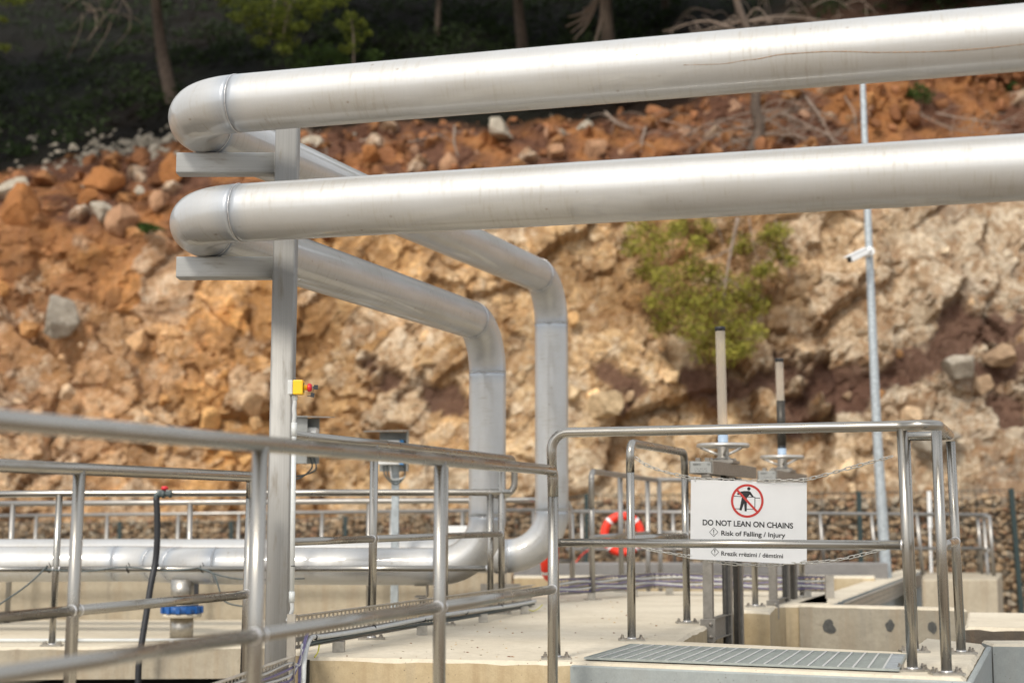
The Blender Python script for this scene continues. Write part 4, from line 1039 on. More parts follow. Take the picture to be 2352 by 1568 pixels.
# ------------------------------------------------------------------ cable trays and cables
def tray(a, b_, h, label, pitch=.05, rows=4, lip=.03, group='perforated cable trays', legs=()):
    a = V3(a); b_ = V3(b_); d = (b_-a); L = d.length; d.normalize(); nn = V3((d.y,-d.x,0)).normalized(); up = V3((0,0,1))
    t = thing('cable_tray', (a+b_)/2-up*.0, label, 'cable tray', group); m = MB(); n_ = int(L/pitch)
    rh = h/rows
    for r_ in range(rows):
        z0 = r_*rh; zs0, zs1 = z0+rh*.32, z0+rh*.68
        m.quad([a+up*z0, b_+up*z0, b_+up*zs0, a+up*zs0]); m.quad([a+up*zs1, b_+up*zs1, b_+up*(z0+rh), a+up*(z0+rh)])
        for i in range(n_+1):
            s0 = i*pitch; s1 = min(L, s0+pitch*.42)
            if s0 < L: m.quad([a+d*s0+up*zs0, a+d*s1+up*zs0, a+d*s1+up*zs1, a+d*s0+up*zs1])
    o = m.build('perforated_plate', M['tray'], t)
    md = o.modifiers.new('thickness', 'SOLIDIFY'); md.thickness = .002; md.offset = 0
    for zz in (0, h):
        m = MB(); m.bar(a+nn*lip*.5+up*zz, b_+nn*lip*.5+up*zz, lip, .003); m.build('flange', M['tray'], t)
    for f_ in legs:
        p_ = a + d*L*f_ + nn*.03; m = MB(); m.box(V3((p_.x,p_.y,(a.z)/2)), (.03,.03,a.z/2-.001)); m.build('foot', M['plate'], t)
    return a, b_, d, nn, L
def cable(pts, r_, mat, label, group='cables on the trays', n=6):
    m = MB(); m.tube(smooth_path(pts, n), r_, 8); return tag(m.build('cable', M[mat]), label, 'cable', group)
ta = XP(673,7.50,.055); tb = XP(1222,11.2,.035)
a, b_, d, nn, L = tray(ta, tb, .155, 'long perforated cable tray along the left edge of the deck', legs=(.12,.42,.70,.93))
def along(f_, off, z, wav=0.0): return a + d*L*f_ + nn*(off) + V3((0,0,z+wav))
rc = random.Random(5)
drop = lambda px, z, Y: XP(px, Y, z)
for lab, z, off, r_, mat, px in (('purple cable along the long deck tray', .080, .018, .0065, 'purple', 696), ('second purple cable hugging the first on the deck tray', .090, .014, .005, 'purple', 692),
                             ('thick light grey cable bundle on the long deck tray', .040, .024, .0125, 'greycab', 702), ('dark cable under the grey bundle on the deck tray', .012, .018, .007, 'dkcab', 688), ('thin dark cable beside the grey bundle on the deck tray', .022, .012, .005, 'dkcab', 684)):
    pts = [along(1-f_, off, z+.006*math.sin(9*f_+z*90)) for f_ in [i/14 for i in range(14)]] + [along(.035, off+.004, z-.002)]
    if mat != 'dkcab':
        pts += [XP(px-2, 7.40, .02), XP(px-6, 7.30, -.10), XP(px-14, 7.2, -.30)]
    cable(pts, r_, mat, lab)
m = MB()
for f_ in (.05,.24,.43,.62,.8): m.lathe(along(f_, .024, .040), [(.0140,-.0025),(.0140,.0025)], d, 10)
tag(m.build('cable_ties', M['black']), 'black ties round the grey bundle on the deck tray', 'cable ties')
cable([along(.06,.03,.0), along(.045,.05,-.03), along(.03,.06,-.05)], .0035, 'ygcab', 'yellow earth lead at the near end of the deck tray', None)
cable([along(.93,.03,.01), along(.95,.06,-.02), along(.97,.08,-.01), along(1.0,.08,.015)], .003, 'ygcab', 'thin earth lead at the far end of the deck tray', None)
# lower tray running down left beside the walkway
la, lb_ = XP(662,7.28,-.085), XP(330,5.4,-.085)
a2, b2, d2, n2, L2 = tray(lb_, la, .12, 'lower perforated tray at the bottom left running to the column foot', rows=3)
for z, mat, lab in ((.09,'greycab','upper grey cable on the lower left tray'), (.065,'purple','upper purple cable on the lower left tray'), (.04,'greycab','lower grey cable on the lower left tray'), (.02,'purple','lower purple cable on the lower left tray')):
    cable([a2+d2*L2*f_+n2*.015+V3((0,0,z+.004*math.sin(f_*17+z*50))) for f_ in [i/9 for i in range(10)]] + [XP(688,7.34,.02-z*.3), XP(694,7.35,.045+z*.5)], .006, mat, lab)
m = MB(); m.box(XP(668,7.31,.06), (.020,.002,.17)); m.box(XP(668,7.31,.06)+V3((.021,-.015,0)), (.0015,.016,.17))
tag(m.build('tray_bracket', M['tray']), 'upright tray bracket at the foot of the column', 'bracket')
m = MB(); a_ = G(690,1508)+V3((.004,-.022,0)); m.box(a_+V3((.022,0,-.4)), (.022,.003,.39)); m.box(a_+V3((.044,-.012,-.4)), (.002,.012,.39)); tag(m.build('cover_strip', M['darkst']), 'dark metal strip at the left corner of the deck', 'strip')
# far tray
f1, f2_, f3_ = XP(1281,12.3,.06), XP(1500,13.5,.06), XP(1896,13.0,.05)
for p_, q_, lab, lg in ((f1, f2_, 'far cable tray left of the sign with purple cables', (.3,.75)), (f2_+V3((.004,0,0)), f3_, 'far cable tray passing behind the sign', (.1,.5,.9))):
    aa, bb, dd, nk, LL = tray(p_, q_, .13, lab, rows=3, legs=lg)
    for z, mat, nm in ((.115,'purple','top purple'), (.09,'greycab','upper grey'), (.065,'purple','middle purple'), (.04,'greycab','lower grey'), (.02,'purple','bottom purple')):
        cable([aa+dd*LL*f_+nk*.02+V3((0,0,z+.007*math.sin(f_*LL*9+z*60))) for f_ in [i/14 for i in range(15)]], .0062 if mat == 'purple' else .0075, mat, nm+' cable on the '+('left' if p_ is f1 else 'right')+' half of the far tray')
rr1 = ra.lerp(rb_, .05)+V3((.05,0,-.16)); rr2 = rb_+V3((.05,0,-.16))
tray(rr1, rr2, .14, 'cable tray on the side of the wall that runs back to the light pole', rows=3)
m = MB(); m.box(XP(1906,12.9,-.02), (.035,.02,.21)); tag(m.build('tray_post', M['tray']), 'perforated post at the right end of the far tray', 'post')

# ------------------------------------------------------------------ grating
def grating():
    a, b_, c, e_ = G(1343,1510.5,.012), G(2064,1538,.012), G(2080,1503.5,.012), G(1449,1479.5,.012)
    t = thing('floor_grating', (a+b_+c+e_)/4-V3((0,0,.012)), 'galvanised floor grating lying behind the front guard rail', 'grating')
    ux = (b_-a).normalized()
    def P(s_, w_): return a.lerp(b_, s_).lerp(e_.lerp(c, s_), w_)
    m = MB()
    for p_, q_ in ((a,b_),(b_,c),(c,e_),(e_,a)): m.bar(p_, q_, .007, .010)
    m.build('frame', M['grate'], t)
    m = MB(); n_ = 20
    for i in range(1, n_): m.bar(P(0,i/n_), P(1,i/n_), .014, .006)
    m.build('bearing_bars', M['grate'], t)
    m = MB(); n_ = 22
    for i in range(1, n_): m.bar(P(i/n_,0.002)+V3((0,0,.004)), P(i/n_,.998)+V3((0,0,.004)), .009, .004)
    m.build('cross_bars', M['white'] if False else M['greyp'], t)
    m = MB(); m.bar(P(.975,.02)+V3((0,0,.002)), P(.975,.98)+V3((0,0,.002)), .07, .003); m.build('end_plate', M['galv'], t)
    m = MB(); m.quad([p_-V3((0,0,.008)) for p_ in (a,b_,c,e_)]); m.build('bed', M['darkst'], t)
grating()

# ------------------------------------------------------------------ chains and sign
def chain(pts, Ys, label):
    W = smooth_path([at(px, py, Y) for (px, py), Y in zip(pts, Ys)], 8)
    cum = [0]
    for i in range(1, len(W)): cum.append(cum[-1]+(W[i]-W[i-1]).length)
    def pos(s_):
        for i in range(1, len(W)):
            if cum[i] >= s_: f_ = (s_-cum[i-1])/(cum[i]-cum[i-1]+1e-9); return W[i-1].lerp(W[i], f_)
        return W[-1]
    pitch = .0315; n_ = int(cum[-1]/pitch); m = MB()
    for k in range(n_):
        c = pos((k+.5)*pitch); d = (pos((k+1)*pitch)-pos(k*pitch)).normalized()
        s_ = V3((0,0,1)) if k % 2 == 0 else V3((0,-1,0)); s_ = (s_ - d*s_.dot(d)).normalized()
        s_ = Matrix.Rotation(.35*math.sin(k*2.3)+.5, 3, d) @ s_
        hl, hw = .0125, .0075; ring = []
        for i in range(16):
            an = 2*math.pi*i/16; cx_ = math.cos(an); ring.append(c + d*((hl if cx_ > 0 else -hl)*.75 + cx_*.0095) + s_*math.sin(an)*hw)
        ring.append(ring[0]); ring.append(ring[1]); m.tube(ring, .0028, 6, caps=False)
    return tag(m.build('chain', M['chain']), label, 'chain', 'guard chains')
chain([(1459,1050),(1482,1066),(1520,1081),(1560,1091),(1590,1097),(1650,1101),(1720,1104),(1800,1103),(1845,1101),(1880,1094),(1960,1072),(2056,1046)], [8.40,8.38,8.33,8.28,8.23,8.17,8.10,8.02,7.98,7.94,7.86,7.76], 'upper steel chain the white sign hangs from')
chain([(1459,1250),(1500,1263),(1545,1271),(1590,1279),(1640,1289),(1700,1296),(1760,1297),(1820,1293),(1870,1291),(1930,1284),(2000,1268),(2064,1250)], [8.40,8.37,8.31,8.22,8.18,8.15,8.09,8.02,7.96,7.9,7.82,7.76], 'lower steel chain below the white sign')
def sign():
    TL, TR, BR_, BL = at(1587,1101,8.19), at(1853,1107.5,8.00), at(1853,1296,7.99), at(1585,1283,8.18)
    n_ = (TR-TL).cross(BL-TL).normalized()
    if n_.y > 0: n_ = -n_
    def S(x, y, off=0.0):
        u = (x-85)/1830; v = (y-(165+30*u))/(1225+55*u)
        return TL.lerp(TR, u).lerp(BL.lerp(BR_, u), v) + n_*off
    t = thing('warning_sign', (BL+BR_)/2, 'white warning sign DO NOT LEAN ON CHAINS hanging from the chain', 'sign')
    m = MB(); co = [S(85,165), S(1915,195), S(1915,1475), S(85,1390)]
    b0 = 0; m.v += co + [c-n_*.003 for c in co]
    for f_ in ((0,3,2,1),(4,5,6,7),(0,1,5,4),(1,2,6,5),(2,3,7,6),(3,0,4,7)): m.f.append(f_); m.sm.append(False); m.mi.append(0)
    m.build('board', M['sign'], t)
    def poly(m, pts, off=.0012):
        q_ = [S(x, y, off) for x, y in pts]
        if (q_[1]-q_[0]).cross(q_[2]-q_[1]).dot(n_) < 0 and len(q_) == 4: q_.reverse()
        m.quad(q_)
    def line(m, x0, y0, x1, y1, w, off=.0012):
        d = math.hypot(x1-x0, y1-y0); ox, oy = -(y1-y0)/d*w/2, (x1-x0)/d*w/2
        poly(m, [(x0+ox,y0+oy),(x1+ox,y1+oy),(x1-ox,y1-oy),(x0-ox,y0-oy)], off)
    def text(s_, x0, y0, x1, y1, cap, name='lettering', bold=.0):
        cu = bpy.data.curves.new('t', 'FONT'); cu.body = s_; cu.size = 1; cu.offset = bold
        ob = bpy.data.objects.new('t', cu); col.objects.link(ob); bpy.context.view_layer.update()
        me = bpy.data.meshes.new_from_object(ob.evaluated_get(bpy.context.evaluated_depsgraph_get()))
        bpy.data.objects.remove(ob); bpy.data.curves.remove(cu)
        xs = [v.co.x for v in me.vertices]; mx, mn = max(xs), min(xs); o0 = root_loc(t)
        caph = .70
        for v in me.vertices:
            f_ = (v.co.x-mn)/(mx-mn); X_ = x0+(x1-x0)*f_; Yb = y0+(y1-y0)*f_
            v.co = S(X_, Yb - v.co.y/caph*cap, .0014) - o0
        me.materials.clear(); me.materials.append(M['ink'])
        o = bpy.data.objects.new(name, me); col.objects.link(o); o.parent = t
    text('DO NOT LEAN ON CHAINS', 282, 866, 1705, 915, 84, bold=.022)
    text('Risk of Falling / Injury', 580, 1024, 1585, 1056, 72, bold=.018)
    text('MOS U MBËSHTETNI NË ZINXHIR', 130, 1172, 1870, 1212, 80, bold=.012)
    text('Rrezik rrëzimi / dëmtimi', 583, 1335, 1550, 1376, 66, bold=.016)
    for cx_, cy_, h in ((460,976,68), (480,1285,62)):
        m = MB(); 
        pts = [(cx_,cy_-h),(cx_+h,cy_),(cx_,cy_+h),(cx_-h,cy_)]
        for (x0,y0), (x1,y1) in zip(pts, pts[1:]+pts[:1]): line(m, x0, y0, x1, y1, 7)
        poly(m, [(cx_-9,cy_-38),(cx_+9,cy_-38),(cx_+3,cy_+14),(cx_-3,cy_+14)]); poly(m, [(cx_+7*math.cos(k*.785),cy_+30+7*math.sin(k*.785)) for k in range(8)])
        m.build('warning_symbol', M['ink'], t)
    m = MB(); poly(m, [(1012+27*math.cos(k*.3927),300+27*math.sin(k*.3927)) for k in range(16)])
    poly(m, [(885,345),(935,336),(1010,335),(1036,345),(1048,362),(985,442),(925,440),(915,385)][::1])
    poly(m, [(1036,345),(1092,424),(1060,428),(1012,375)]); poly(m, [(885,345),(915,385),(838,396),(824,374)])
    poly(m, [(903,432),(945,436),(940,520),(897,640),(865,632)]); poly(m, [(930,436),(982,442),(982,520),(980,650),(948,652)])
    for a_ in ((775,418,900,423,10),(985,428,1112,430,10),(1112,442,1190,447,10),(1108,428,1108,600,11),(800,612,880,614,9),(980,618,1085,622,9)): line(m, *a_)
    m.build('pictogram', M['ink'], t)
    m = MB(); n2_ = 48; cx_, cy_ = 987, 489
    for k in range(n2_):
        a0, a1 = 2*math.pi*k/n2_, 2*math.pi*(k+1)/n2_
        poly(m, [(cx_+258*math.cos(a0),cy_+262*math.sin(a0)),(cx_+258*math.cos(a1),cy_+262*math.sin(a1)),(cx_+222*math.cos(a1),cy_+226*math.sin(a1)),(cx_+222*math.cos(a0),cy_+226*math.sin(a0))], .0016)
    line(m, 822, 318, 1150, 665, 34, .002); m.build('prohibition_ring', M['redink'], t)
    for x, y in ((155,195),(1865,215),(110,1340),(1868,1412)):
        m = MB(); p_ = S(x, y, .002); m.tube([p_, S(x+(0 if y < 500 else (-45 if x < 500 else 45)), y-(75 if y < 500 else 20), .012)], .002, 6); m.build('cable_tie', M['white'], t)
sign()

# ------------------------------------------------------------------ penstock gates
def gate():
    N = XP(1628,9.80,0); Fp = XP(1699,10.72,0); d = (Fp-N).normalized(); nn = V3((d.y,-d.x,0)); S_ = XP(1667,10.28,0)
    t = thing('sluice_gate', (S_.x,S_.y,-1.5), 'nearer sluice gate with handwheel and tall clear tube left of the sign centre', 'sluice gate', 'sluice gates over the channel')
    up = V3((0,0,1)); zb = at(1628,1088,9.7).z
    def post(p_, w1, w2, mat, name='guide_post'):
        m = MB(); m.box(p_+up*((zb-1.5)/2), (w1/2, w2/2, (zb+1.5)/2-.001), (nn, d, up)); m.build(name, M[mat], t, bevel=.003)
    post(N, .062, .05, 'gear'); post(N.lerp(Fp,.62)+nn*.0, .05, .06, 'gear'); post(Fp-d*.10, .035, .06, 'darkst'); post(Fp, .05, .05, 'gear')
    # bridge: two channels with an end plate
    for s_ in (-1, 1):
        m = MB(); m.bar(N-d*.16+nn*.075*s_+up*(zb+.04), Fp+d*.30+nn*.075*s_+up*(zb+.04), .006, .08); m.bar(N-d*.16+nn*.058*s_+up*(zb+.079), Fp+d*.30+nn*.058*s_+up*(zb+.079), .034, .005); m.bar(N-d*.16+nn*.058*s_+up*(zb+.003), Fp+d*.30+nn*.058*s_+up*(zb+.003), .034, .005)
        m.build('bridge_channel', M['gear'], t)
    e0 = N-d*.165+up*(zb+.04)
    m = MB(); m.box(e0-V3((.0,.008,0)), (.068,.004,.036)); ep = m.build('name_plate', M['nplate'], t, bevel=.003)
    cu_list = (('SERECO', -.052, .012, .050, .013), ('CE', .038, .014, .018, .010), ('i. 12  03  24', -.045, -.012, .08, .006), ('4 . 08 . 2  15', -.04, -.026, .08, .006))
    for s_, ox, oz, w_, h_ in cu_list:
        cu = bpy.data.curves.new('t', 'FONT'); cu.body = s_; cu.size = 1; ob = bpy.data.objects.new('t', cu); col.objects.link(ob); bpy.context.view_layer.update()
        me = bpy.data.meshes.new_from_object(ob.evaluated_get(bpy.context.evaluated_depsgraph_get())); bpy.data.objects.remove(ob); bpy.data.curves.remove(cu)
        mx = max(v.co.x for v in me.vertices); o0 = root_loc(t)
        for v in me.vertices: v.co = e0 + V3((ox+v.co.x/mx*w_, -.0135, oz+v.co.y/.7*h_)) - o0
        me.materials.clear(); me.materials.append(M['ink']); o = bpy.data.objects.new('lettering', me); col.objects.link(o); o.parent = ep
    zt_ = zb+.083
    m = MB(); m.box(S_+up*(zt_+.010), (.09,.12,.010), (nn,d,up)); m.lathe(S_+up*(zt_+.020), [(.075,0),(.075,.014),(.045,.018),(.040,.030),(.036,.105),(.030,.11),(.030,.13)], seg=24)
    for bx, by in ((-.06,-.09),(.06,-.09),(-.06,.09),(.06,.09)): m.lathe(S_+nn*bx+d*by+up*(zt_+.02), [(.012,0),(.012,.012),(.006,.013),(.006,.022)], seg=6)
    m.build('pedestal', M['gear'], t, bevel=.002)
    for bx in (-.03,.03): m = MB(); m.box(N-d*.10+nn*bx+up*(zb+.09), (.014,.02,.012), (nn,d,up)); m.build('lug', M['gear'], t)
    zw = at(1668,1023,10.28).z
    m = MB(); m.tube([S_+up*zw+V3((math.cos(k*math.pi/20)*.165, math.sin(k*math.pi/20)*.165, 0)) for k in range(41)], .0145, 12, caps=False)
    for k in range(3):
        an = k*2.094+.55; m.tube([S_+up*(zw-.012)+V3((math.cos(an)*.16, math.sin(an)*.16, 0)), S_+up*(zw-.065)+V3((math.cos(an)*.025, math.sin(an)*.025, 0))], .009, 8)
    m.build('handwheel', M['wheel'], t)
    z0 = zw-.05; z1_ = at(1664,998,10.28).z
    m = MB(); m.lathe(S_, [(.030,z0),(.034,z0+.004),(.034,z1_)], seg=24); m.build('blue_sleeve', M['lblue'], t)
    z2_ = z1_+.018; m = MB(); m.lathe(S_, [(.0345,z1_),(.0345,z2_)], seg=24); m.build('clamp_ring', M['black'], t)
    z3 = at(1662,758,10.28).z
    m = MB(); lx = V3((-.008,0,0)); m.tube([S_+up*z2_, S_+up*z3+lx], .034, 24, caps=False); m.build('clear_tube', M['tube'], t)
    m = MB(); m.lathe(S_+lx, [(.0355,z3-.006),(.0355,z3+.020),(.034,z3+.022)], seg=24); m.build('cap', M['black'], t)
    m = MB(); m.tube([S_+up*-1.4, S_+up*(zb+.02)], .02, 12); m.build('stem', M['darkst'], t)
    # wall bracket plate with bolts and crosspiece
    m = MB(); m.box(N+V3((-.01,-.032,0))+up*(-.03), (.048,.004,.072)); m.build('bracket_plate', M['gear'], t, bevel=.003)
    for zz in (.01,-.07):
        m = MB(); m.lathe(N+V3((.008,-.037,zz)), [(.011,0),(.011,.008),(.006,.009),(.006,.016)], V3((0,-1,0)), 6); m.build('bolt', M['bolt'], t)
    m = MB(); m.bar(N+up*.0+d*.03-up*.03, N.lerp(Fp,.62)-up*.03-d*.031, .012, .13); m.bar(N+d*.03+up*.035, N.lerp(Fp,.62)+up*.035-d*.031, .05, .006); m.bar(N+d*.03-up*.095, N.lerp(Fp,.62)-up*.095-d*.031, .05, .006); m.build('cross_channel', M['gear'], t)
    m = MB(); m.bar(N-up*.75+d*.03, Fp-up*.75-d*.14, .02, .7); m.build('gate_leaf', M['plate'], t)
    return t, S_, z2_
g1t, S1_, zc_ = gate()
g2t = copy_tree(g1t); T2 = XP(1803,12.4,0); dv = T2 - S1_; dv.z = 0; g2t.location = g1t.location + dv
g2t['label'] = 'farther sluice gate, its clear tube half filled by a dark greased stem'
m = MB(); s2 = V3((T2.x, T2.y, 0)); z_ = at(1800,920,12.4).z; m.tube([s2+V3((0,0,zc_)), s2+V3((-.004,0,z_))], .0349, 16); o = m.build('greased_stem', M['darkst'], g2t)
# ------------------------------------------------------------------ lifebuoys
def ring(c, Rr, rr, ang, label, rope=True):
    t = thing('lifebuoy', c-V3((0,0,Rr+rr)), label, 'lifebuoy', 'orange lifebuoys')
    ax = V3((math.cos(ang), math.sin(ang), 0)); up = V3((0,0,1))
    P = [c + ax*math.cos(a_)*Rr + up*math.sin(a_)*Rr for a_ in [k*math.pi/32 for k in range(65)]]
    m = MB(); m.tube(P, rr, 18, caps=False); m.build('ring', M['orange'], t)
    for k in range(4):
        a0 = math.pi/4 + k*math.pi/2; m = MB(); m.tube([c + ax*math.cos(a0+da)*Rr + up*math.sin(a0+da)*Rr for da in [-.065+.013*i for i in range(11)]], rr+.003, 18, caps=False); m.build('white_band', M['white'], t)
    if rope:
        m = MB(); q_ = []
        for k in range(49):
            a_ = k*2*math.pi/48+.7854; sag = abs(math.sin(2*(a_-.7854)))*.06; q_.append(c + ax*math.cos(a_)*(Rr+rr+.006+sag) + up*math.sin(a_)*(Rr+rr+.006+sag) + V3((0,-.01,0)))
        m.tube(q_, .005, 6, caps=False); m.build('grab_rope', M['orange'], t)
ring(at(1430,1226,17.4), .205, .048, .0, 'orange lifebuoy with white bands hung on the far handrail', False)
ring(at(1262,1268,13.15), .205, .042, 1.36, 'orange lifebuoy seen edge on below the taller pipe elbow', False)
cable([at(1320,1295,16.9), at(1335,1275,17.2), at(1352,1262,17.4)], .006, 'orange', 'orange rope hanging left of the far lifebuoy', None)
# ------------------------------------------------------------------ light pole with camera
def lightpole():
    b0 = at(2043,1392,17.0); tp = at(1980,150,17.0); t = thing('light_pole', b0-V3((0,0,.3)), 'tall galvanised pole at right, passing behind both pipes', 'pole')
    P = smooth_path([b0-V3((0,0,.35)), at(2026,1180,17), at(2013,960,17), at(1999,640,17), at(1988,370,17), tp], 6); n_ = len(P)
    m = MB(); m.tube(P, [.066-.036*i/(n_-1) for i in range(n_)], 20); m.build('shaft', M['galv'], t)
    m = MB(); m.lathe(b0-V3((0,0,.36)), [(.16,0),(.16,.02),(.08,.02),(.078,.06)], seg=20); m.build('base_flange', M['galv'], t)
    k = 16.85/F; c = at(1997,578,16.9)
    t2 = thing('security_camera', at(1997,592,16.92), 'white bullet camera mounted on the light pole', 'camera')
    m = MB(); m.lathe(c, [(.052,-.055),(.056,-.04),(.056,.02),(.045,.04)], V3((.25,-1,0)), 20); m.build('mount', M['white'], t2, bevel=.003)
    a_, b_ = at(1990,577,16.75), at(1951,596,16.6); d = (b_-a_).normalized()
    m = MB(); m.tube([c+V3((0,-.05,0)), a_], .02, 10); m.build('bracket', M['white'], t2)
    up = (V3((0,0,1))-d*d.z).normalized(); x = d.cross(up)
    m = MB(); m.box((a_+b_)/2, (.036, (b_-a_).length/2, .036), (x, d, up)); m.build('body', M['white'], t2, bevel=.012)
    m = MB(); m.box((a_+b_)/2+up*.042+d*.02, (.042, (b_-a_).length/2+.02, .003), (x, d, up)); m.build('sunshade', M['white'], t2, bevel=.002)
    m = MB(); m.box(b_+d*.002, (.030,.003,.030), (x,d,up)); m.build('lens', M['ink'], t2, bevel=.002)
lightpole()
# ------------------------------------------------------------------ transmitter boxes on posts
def transmitter(px, py, Y, mirror, label, postx, postfoot):
    k = Y/F; c = at(px, py, Y); t = thing('transmitter', XP(postx,Y,postfoot), label, 'instrument', 'blue and white transmitters under hoods')
    s = -1 if mirror else 1; w = .115
    # hood: back plate, one side plate, roof
    m = MB(); m.box(c+V3((0,.10,.0)), (w,.003,.155)); m.build('back_plate', M['hood'], t)
    m = MB(); m.box(c+V3((s*w,.0,.0)), (.003,.10,.155)); m.build('side_plate', M['hood'], t)
    m = MB(); m.box(c+V3((-s*.05,-.03,.158)), (w+.055,.135,.003), (V3((1,0,.02*s)).normalized(), V3((0,1,.06)).normalized(), V3((0,-.06,1)).normalized())); m.build('roof', M['hood'], t)
    m = MB(); m.box(c+V3((-s*.03,.0,-.01)), (.085,.07,.095)); m.build('housing', M['white'], t, bevel=.008)
    m = MB(); m.box(c+V3((s*.072,.0,-.01)), (.016,.072,.097)); m.build('cover', M['sblue'], t, bevel=.006)
    pt = XP(postx,Y+.12,0)
    m = MB(); m.box(V3((pt.x,pt.y,(c.z-.1+postfoot)/2)), (.03,.025,(c.z-.1-postfoot)/2)); m.build('post', M['galv'], t, bevel=.004)
    if mirror:
        m = MB(); m.box(c+V3((-.005,-.115,0)), (.066,.003,.158)); m.build('front_plate', M['hood'], t)
    for i, mt in enumerate(('dkcab','dkcab','greycab')[:2 if mirror else 3]):
        m = MB(); x0 = c.x-.07*s+i*.025; m.tube(smooth_path([V3((x0,Y-.02,c.z-.11)), V3((x0+.01,Y-.02,c.z-.19-.01*i)), V3((c.x+.02*s,Y-.01,c.z-.26+.02*i)), V3((c.x+.09*s,Y,c.z-.20)), V3((c.x+.085*s,Y+.05,c.z-.12))], 6), .0055, 6); m.build('cable', M[mt], t)
transmitter(903, 1036, 12.0, False, 'transmitter with hood roof pointing left, beyond the deck handrail', 906, -.22)
transmitter(690, 1011, 10.3, True, 'transmitter mostly hidden behind the column with its roof pointing right', 655, -.22)
m = MB(); p_ = at(1048,1250,15.0); m.box(p_+V3((.02,0,-.06)), (.13,.08,.24)); o = m.build('cabinet', M['white'], bevel=.006); tag(o, 'small white cabinet glimpsed left of the nearer pipe elbow', 'cabinet')
m = MB(); p_ = at(2135,1170,19.4); m.box(p_, (.025,.004,.235)); m.box(p_+V3((0,.012,-.45)), (.014,.008,.46)); o = m.build('marker_board', M['white']); tag(o, 'narrow white marker board glimpsed between the right guard posts', 'board')

# ------------------------------------------------------------------ hose with valve, wires
def hose():
    Y = 10.80
    t = thing('hose', at(322,1568,Y), 'black hose with red handled valve strapped to the ledge handrail', 'hose')
    P = smooth_path([at(359,1142,Y), at(361,1180,Y), at(361,1240,Y), at(357,1290,Y), at(347,1340,Y-.04), at(336,1410,Y-.08), at(325,1480,Y-.12), at(318,1540,Y-.14), XP(316,Y-.14,-.9)], 6)
    m = MB(); m.tube(P, .0225, 14); m.build('hose_tube', M['black'], t)
    c = at(372,1134,Y); X = V3((1,0,0))
    m = MB(); m.tube(fillet([at(359,1150,Y), at(359,1134,Y), c], .02, 6), .020, 12); m.lathe(c, [(.024,-.02),(.024,.0),(.030,.002),(.030,.02),(.020,.022),(.020,.05),(.027,.052),(.027,.068),(.016,.07)], X, 16); m.build('valve', M['dkcab'], t)
    m = MB(); m.lathe(at(378,1129,Y)+V3((0,0,.0)), [(.010,0),(.010,.014),(.024,.016),(.026,.030),(.016,.040)], seg=16); m.build('handle', M['red'], t)
    m = MB(); m.lathe(at(357,1300,Y), [(.024,0),(.024,.02)], seg=12); m.build('cable_tie', M['black'], t)
hose()
cable([at(-20,1400,10.8), at(60,1345,10.82), at(104,1304,10.85), at(108,1298,10.85)], .006, 'dkcab', 'thin dark cable rising from the left edge to the ledge rail', 'thin cables tied to the ledge rail')
cable([at(104,1308,10.84), at(200,1311,10.84), at(285,1302,10.85), at(380,1310,10.84), at(455,1304,10.85)], .005, 'dkcab', 'thin dark cable sagging under the ledge rail at left', 'thin cables tied to the ledge rail')
cable([at(455,1304,10.85), at(490,1318,10.82), at(508,1365,10.8), at(525,1385,10.8), at(575,1394,10.8)], .006, 'dkcab', 'thin cable looping down left of the column', 'thin cables tied to the ledge rail')
cable([at(458,1304,10.86), at(510,1322,10.84), at(570,1330,10.84), at(700,1328,10.84)], .005, 'dkcab', 'thin cable trailing right from the rail tie', 'thin cables tied to the ledge rail')
for px, lab in ((105,'wire tie on the ledge rail above the left cable'), (287,'wire tie on the ledge rail left of the black hose'), (457,'wire tie on the ledge rail right of the black hose')):
    m = MB(); c = XP(px,10.9,.314); m.tube([c+V3((.004*k, math.cos(k*.7)*.026, math.sin(k*.7)*.026)) for k in range(10)]+[c+V3((.03,-.03,.045))], .003, 6); tag(m.build('wire_tie', M['black']), lab, 'tie', 'wire ties on the ledge rail')
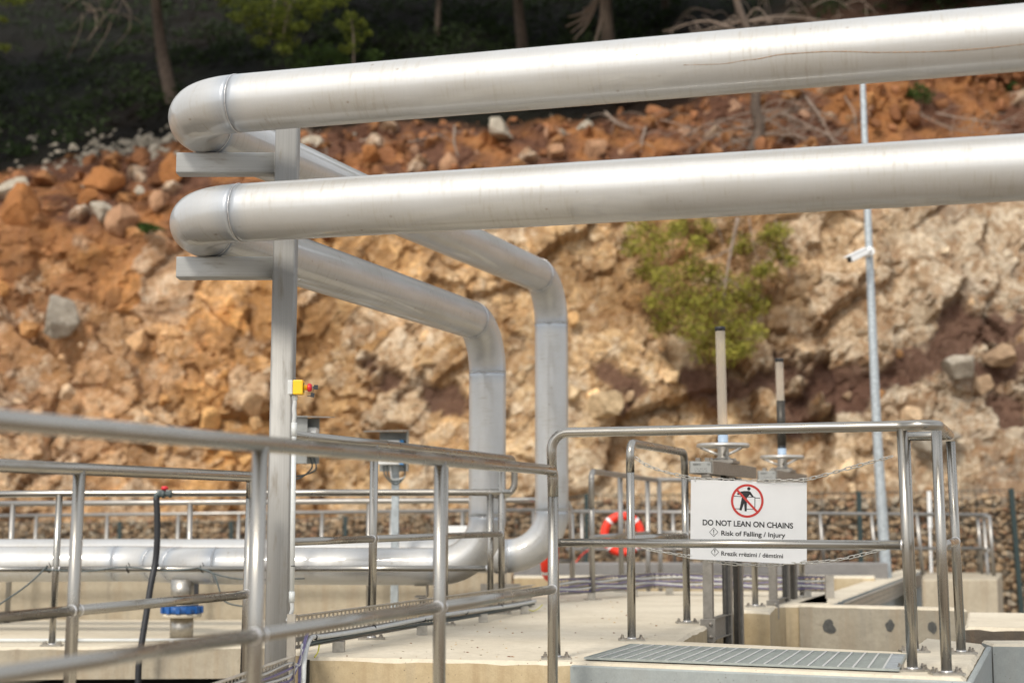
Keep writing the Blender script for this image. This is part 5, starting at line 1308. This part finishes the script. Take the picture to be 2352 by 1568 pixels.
# branch with flange and blue coupling under the low pipe
def coupling():
    Y = 11.45; c = lambda z: V3((XP(419,Y,.1).x, Y, z)); t = thing('pipe_branch', c(-.22), 'vertical branch pipe with bright blue coupling under the low pipe', 'pipe')
    zc = at(419,1399,Y).z
    m = MB(); m.lathe(c(0), [(.085,-.22),(.085,zc-.05)], seg=32); m.build('lower_pipe', M['greyp'] if False else M['plate'], t)
    m = MB(); m.lathe(c(0), [(.085,zc+.05),(.088,zl2-.10)], seg=32); m.build('upper_pipe', M['plate'], t)
    m = MB(); m.lathe(c(0), [(.145,zc-.055),(.145,zc-.030),(.10,zc-.028)], seg=32); m.build('flange', M['deck'], t)
    m = MB(); m.lathe(c(0), [(.12,zc-.027),(.142,zc-.022),(.142,zc+.022),(.12,zc+.028)], seg=32)
    for k in range(12): an = k*.5236; m.box(c(zc)+V3((math.cos(an)*.145, math.sin(an)*.145, 0)), (.012,.016,.024), (V3((math.cos(an),math.sin(an),0)), V3((-math.sin(an),math.cos(an),0)), V3((0,0,1))))
    m.build('coupling_ring', M['blue'], t)
    m = MB(); m.lathe(c(0), [(.12,zc+.029),(.12,zc+.045),(.09,zc+.048)], seg=32); m.build('gland_ring', M['plate'], t)
    m = MB(); m.box(XP(451,Y-.05,.15)+V3((0,0,-.02)), (.016,.01,.06)); tag(m.build('hanger_clip', M['black']), 'small black clip hanging under the low pipe beside the branch', 'clip')
coupling()
def saddle(px, Y, z, label):
    c = XP(px, Y, z-RP-.045); t = thing('pipe_saddle', V3((c.x,c.y,-.1)), label, 'support', 'short pipe saddles')
    m = MB(); m.box(c+V3((0,0,.044)), (.045,.13,.003)); m.box(c+V3((.044,0,0)), (.003,.13,.042)); m.box(c+V3((0,0,-.042)), (.045,.13,.003)); m.build('channel', M['gear'], t)
    m = MB(); m.box(V3((c.x+.01,c.y,(c.z-.045-.22)/2)), (.028,.028,(c.z-.045+.22)/2)); m.build('leg', M['gear'], t)
saddle(968, 11.4, zl2, 'channel saddle under the low pipe just before its elbow'); saddle(1150, 12.5, zl1, 'channel saddle under the rear pipe by the far tray')
m = MB(); m.box(at(1150,1353,12.2)+V3((0,0,0)), (.16,.01,.045)); tag(m.build('cover_plate', M['gear']), 'dull steel plate standing behind the far end of the deck tray', 'plate')
for y_, Y, lab, pxe in ((1430.5,13.5,'upper thin white conduit along the foot of the back wall',640), (1470,11.15,'lower thin white conduit along the front of the ledge',600)):
    z = at(0,y_,Y).z; t = thing('wall_conduit', XP(300,Y,z), lab, 'conduit', 'thin conduits on the ledge'); m = MB(); m.tube([XP(-200,Y,z), XP(pxe,Y,z+.002)], .0125, 10); m.build('tube', M['conduit'], t)
    for px in ((38,500) if Y > 13 else (125,395,560)):
        m = MB(); m.box(XP(px,Y,z-.012), (.016,.016,.018)); m.build('clip', M['conduit'], t)
cable([at(541,1455,10.72), at(533,1462,10.72), at(537,1472,10.72), at(546,1466,10.72)], .004, 'dkcab', 'small wire loop on the ledge face left of the column', None)
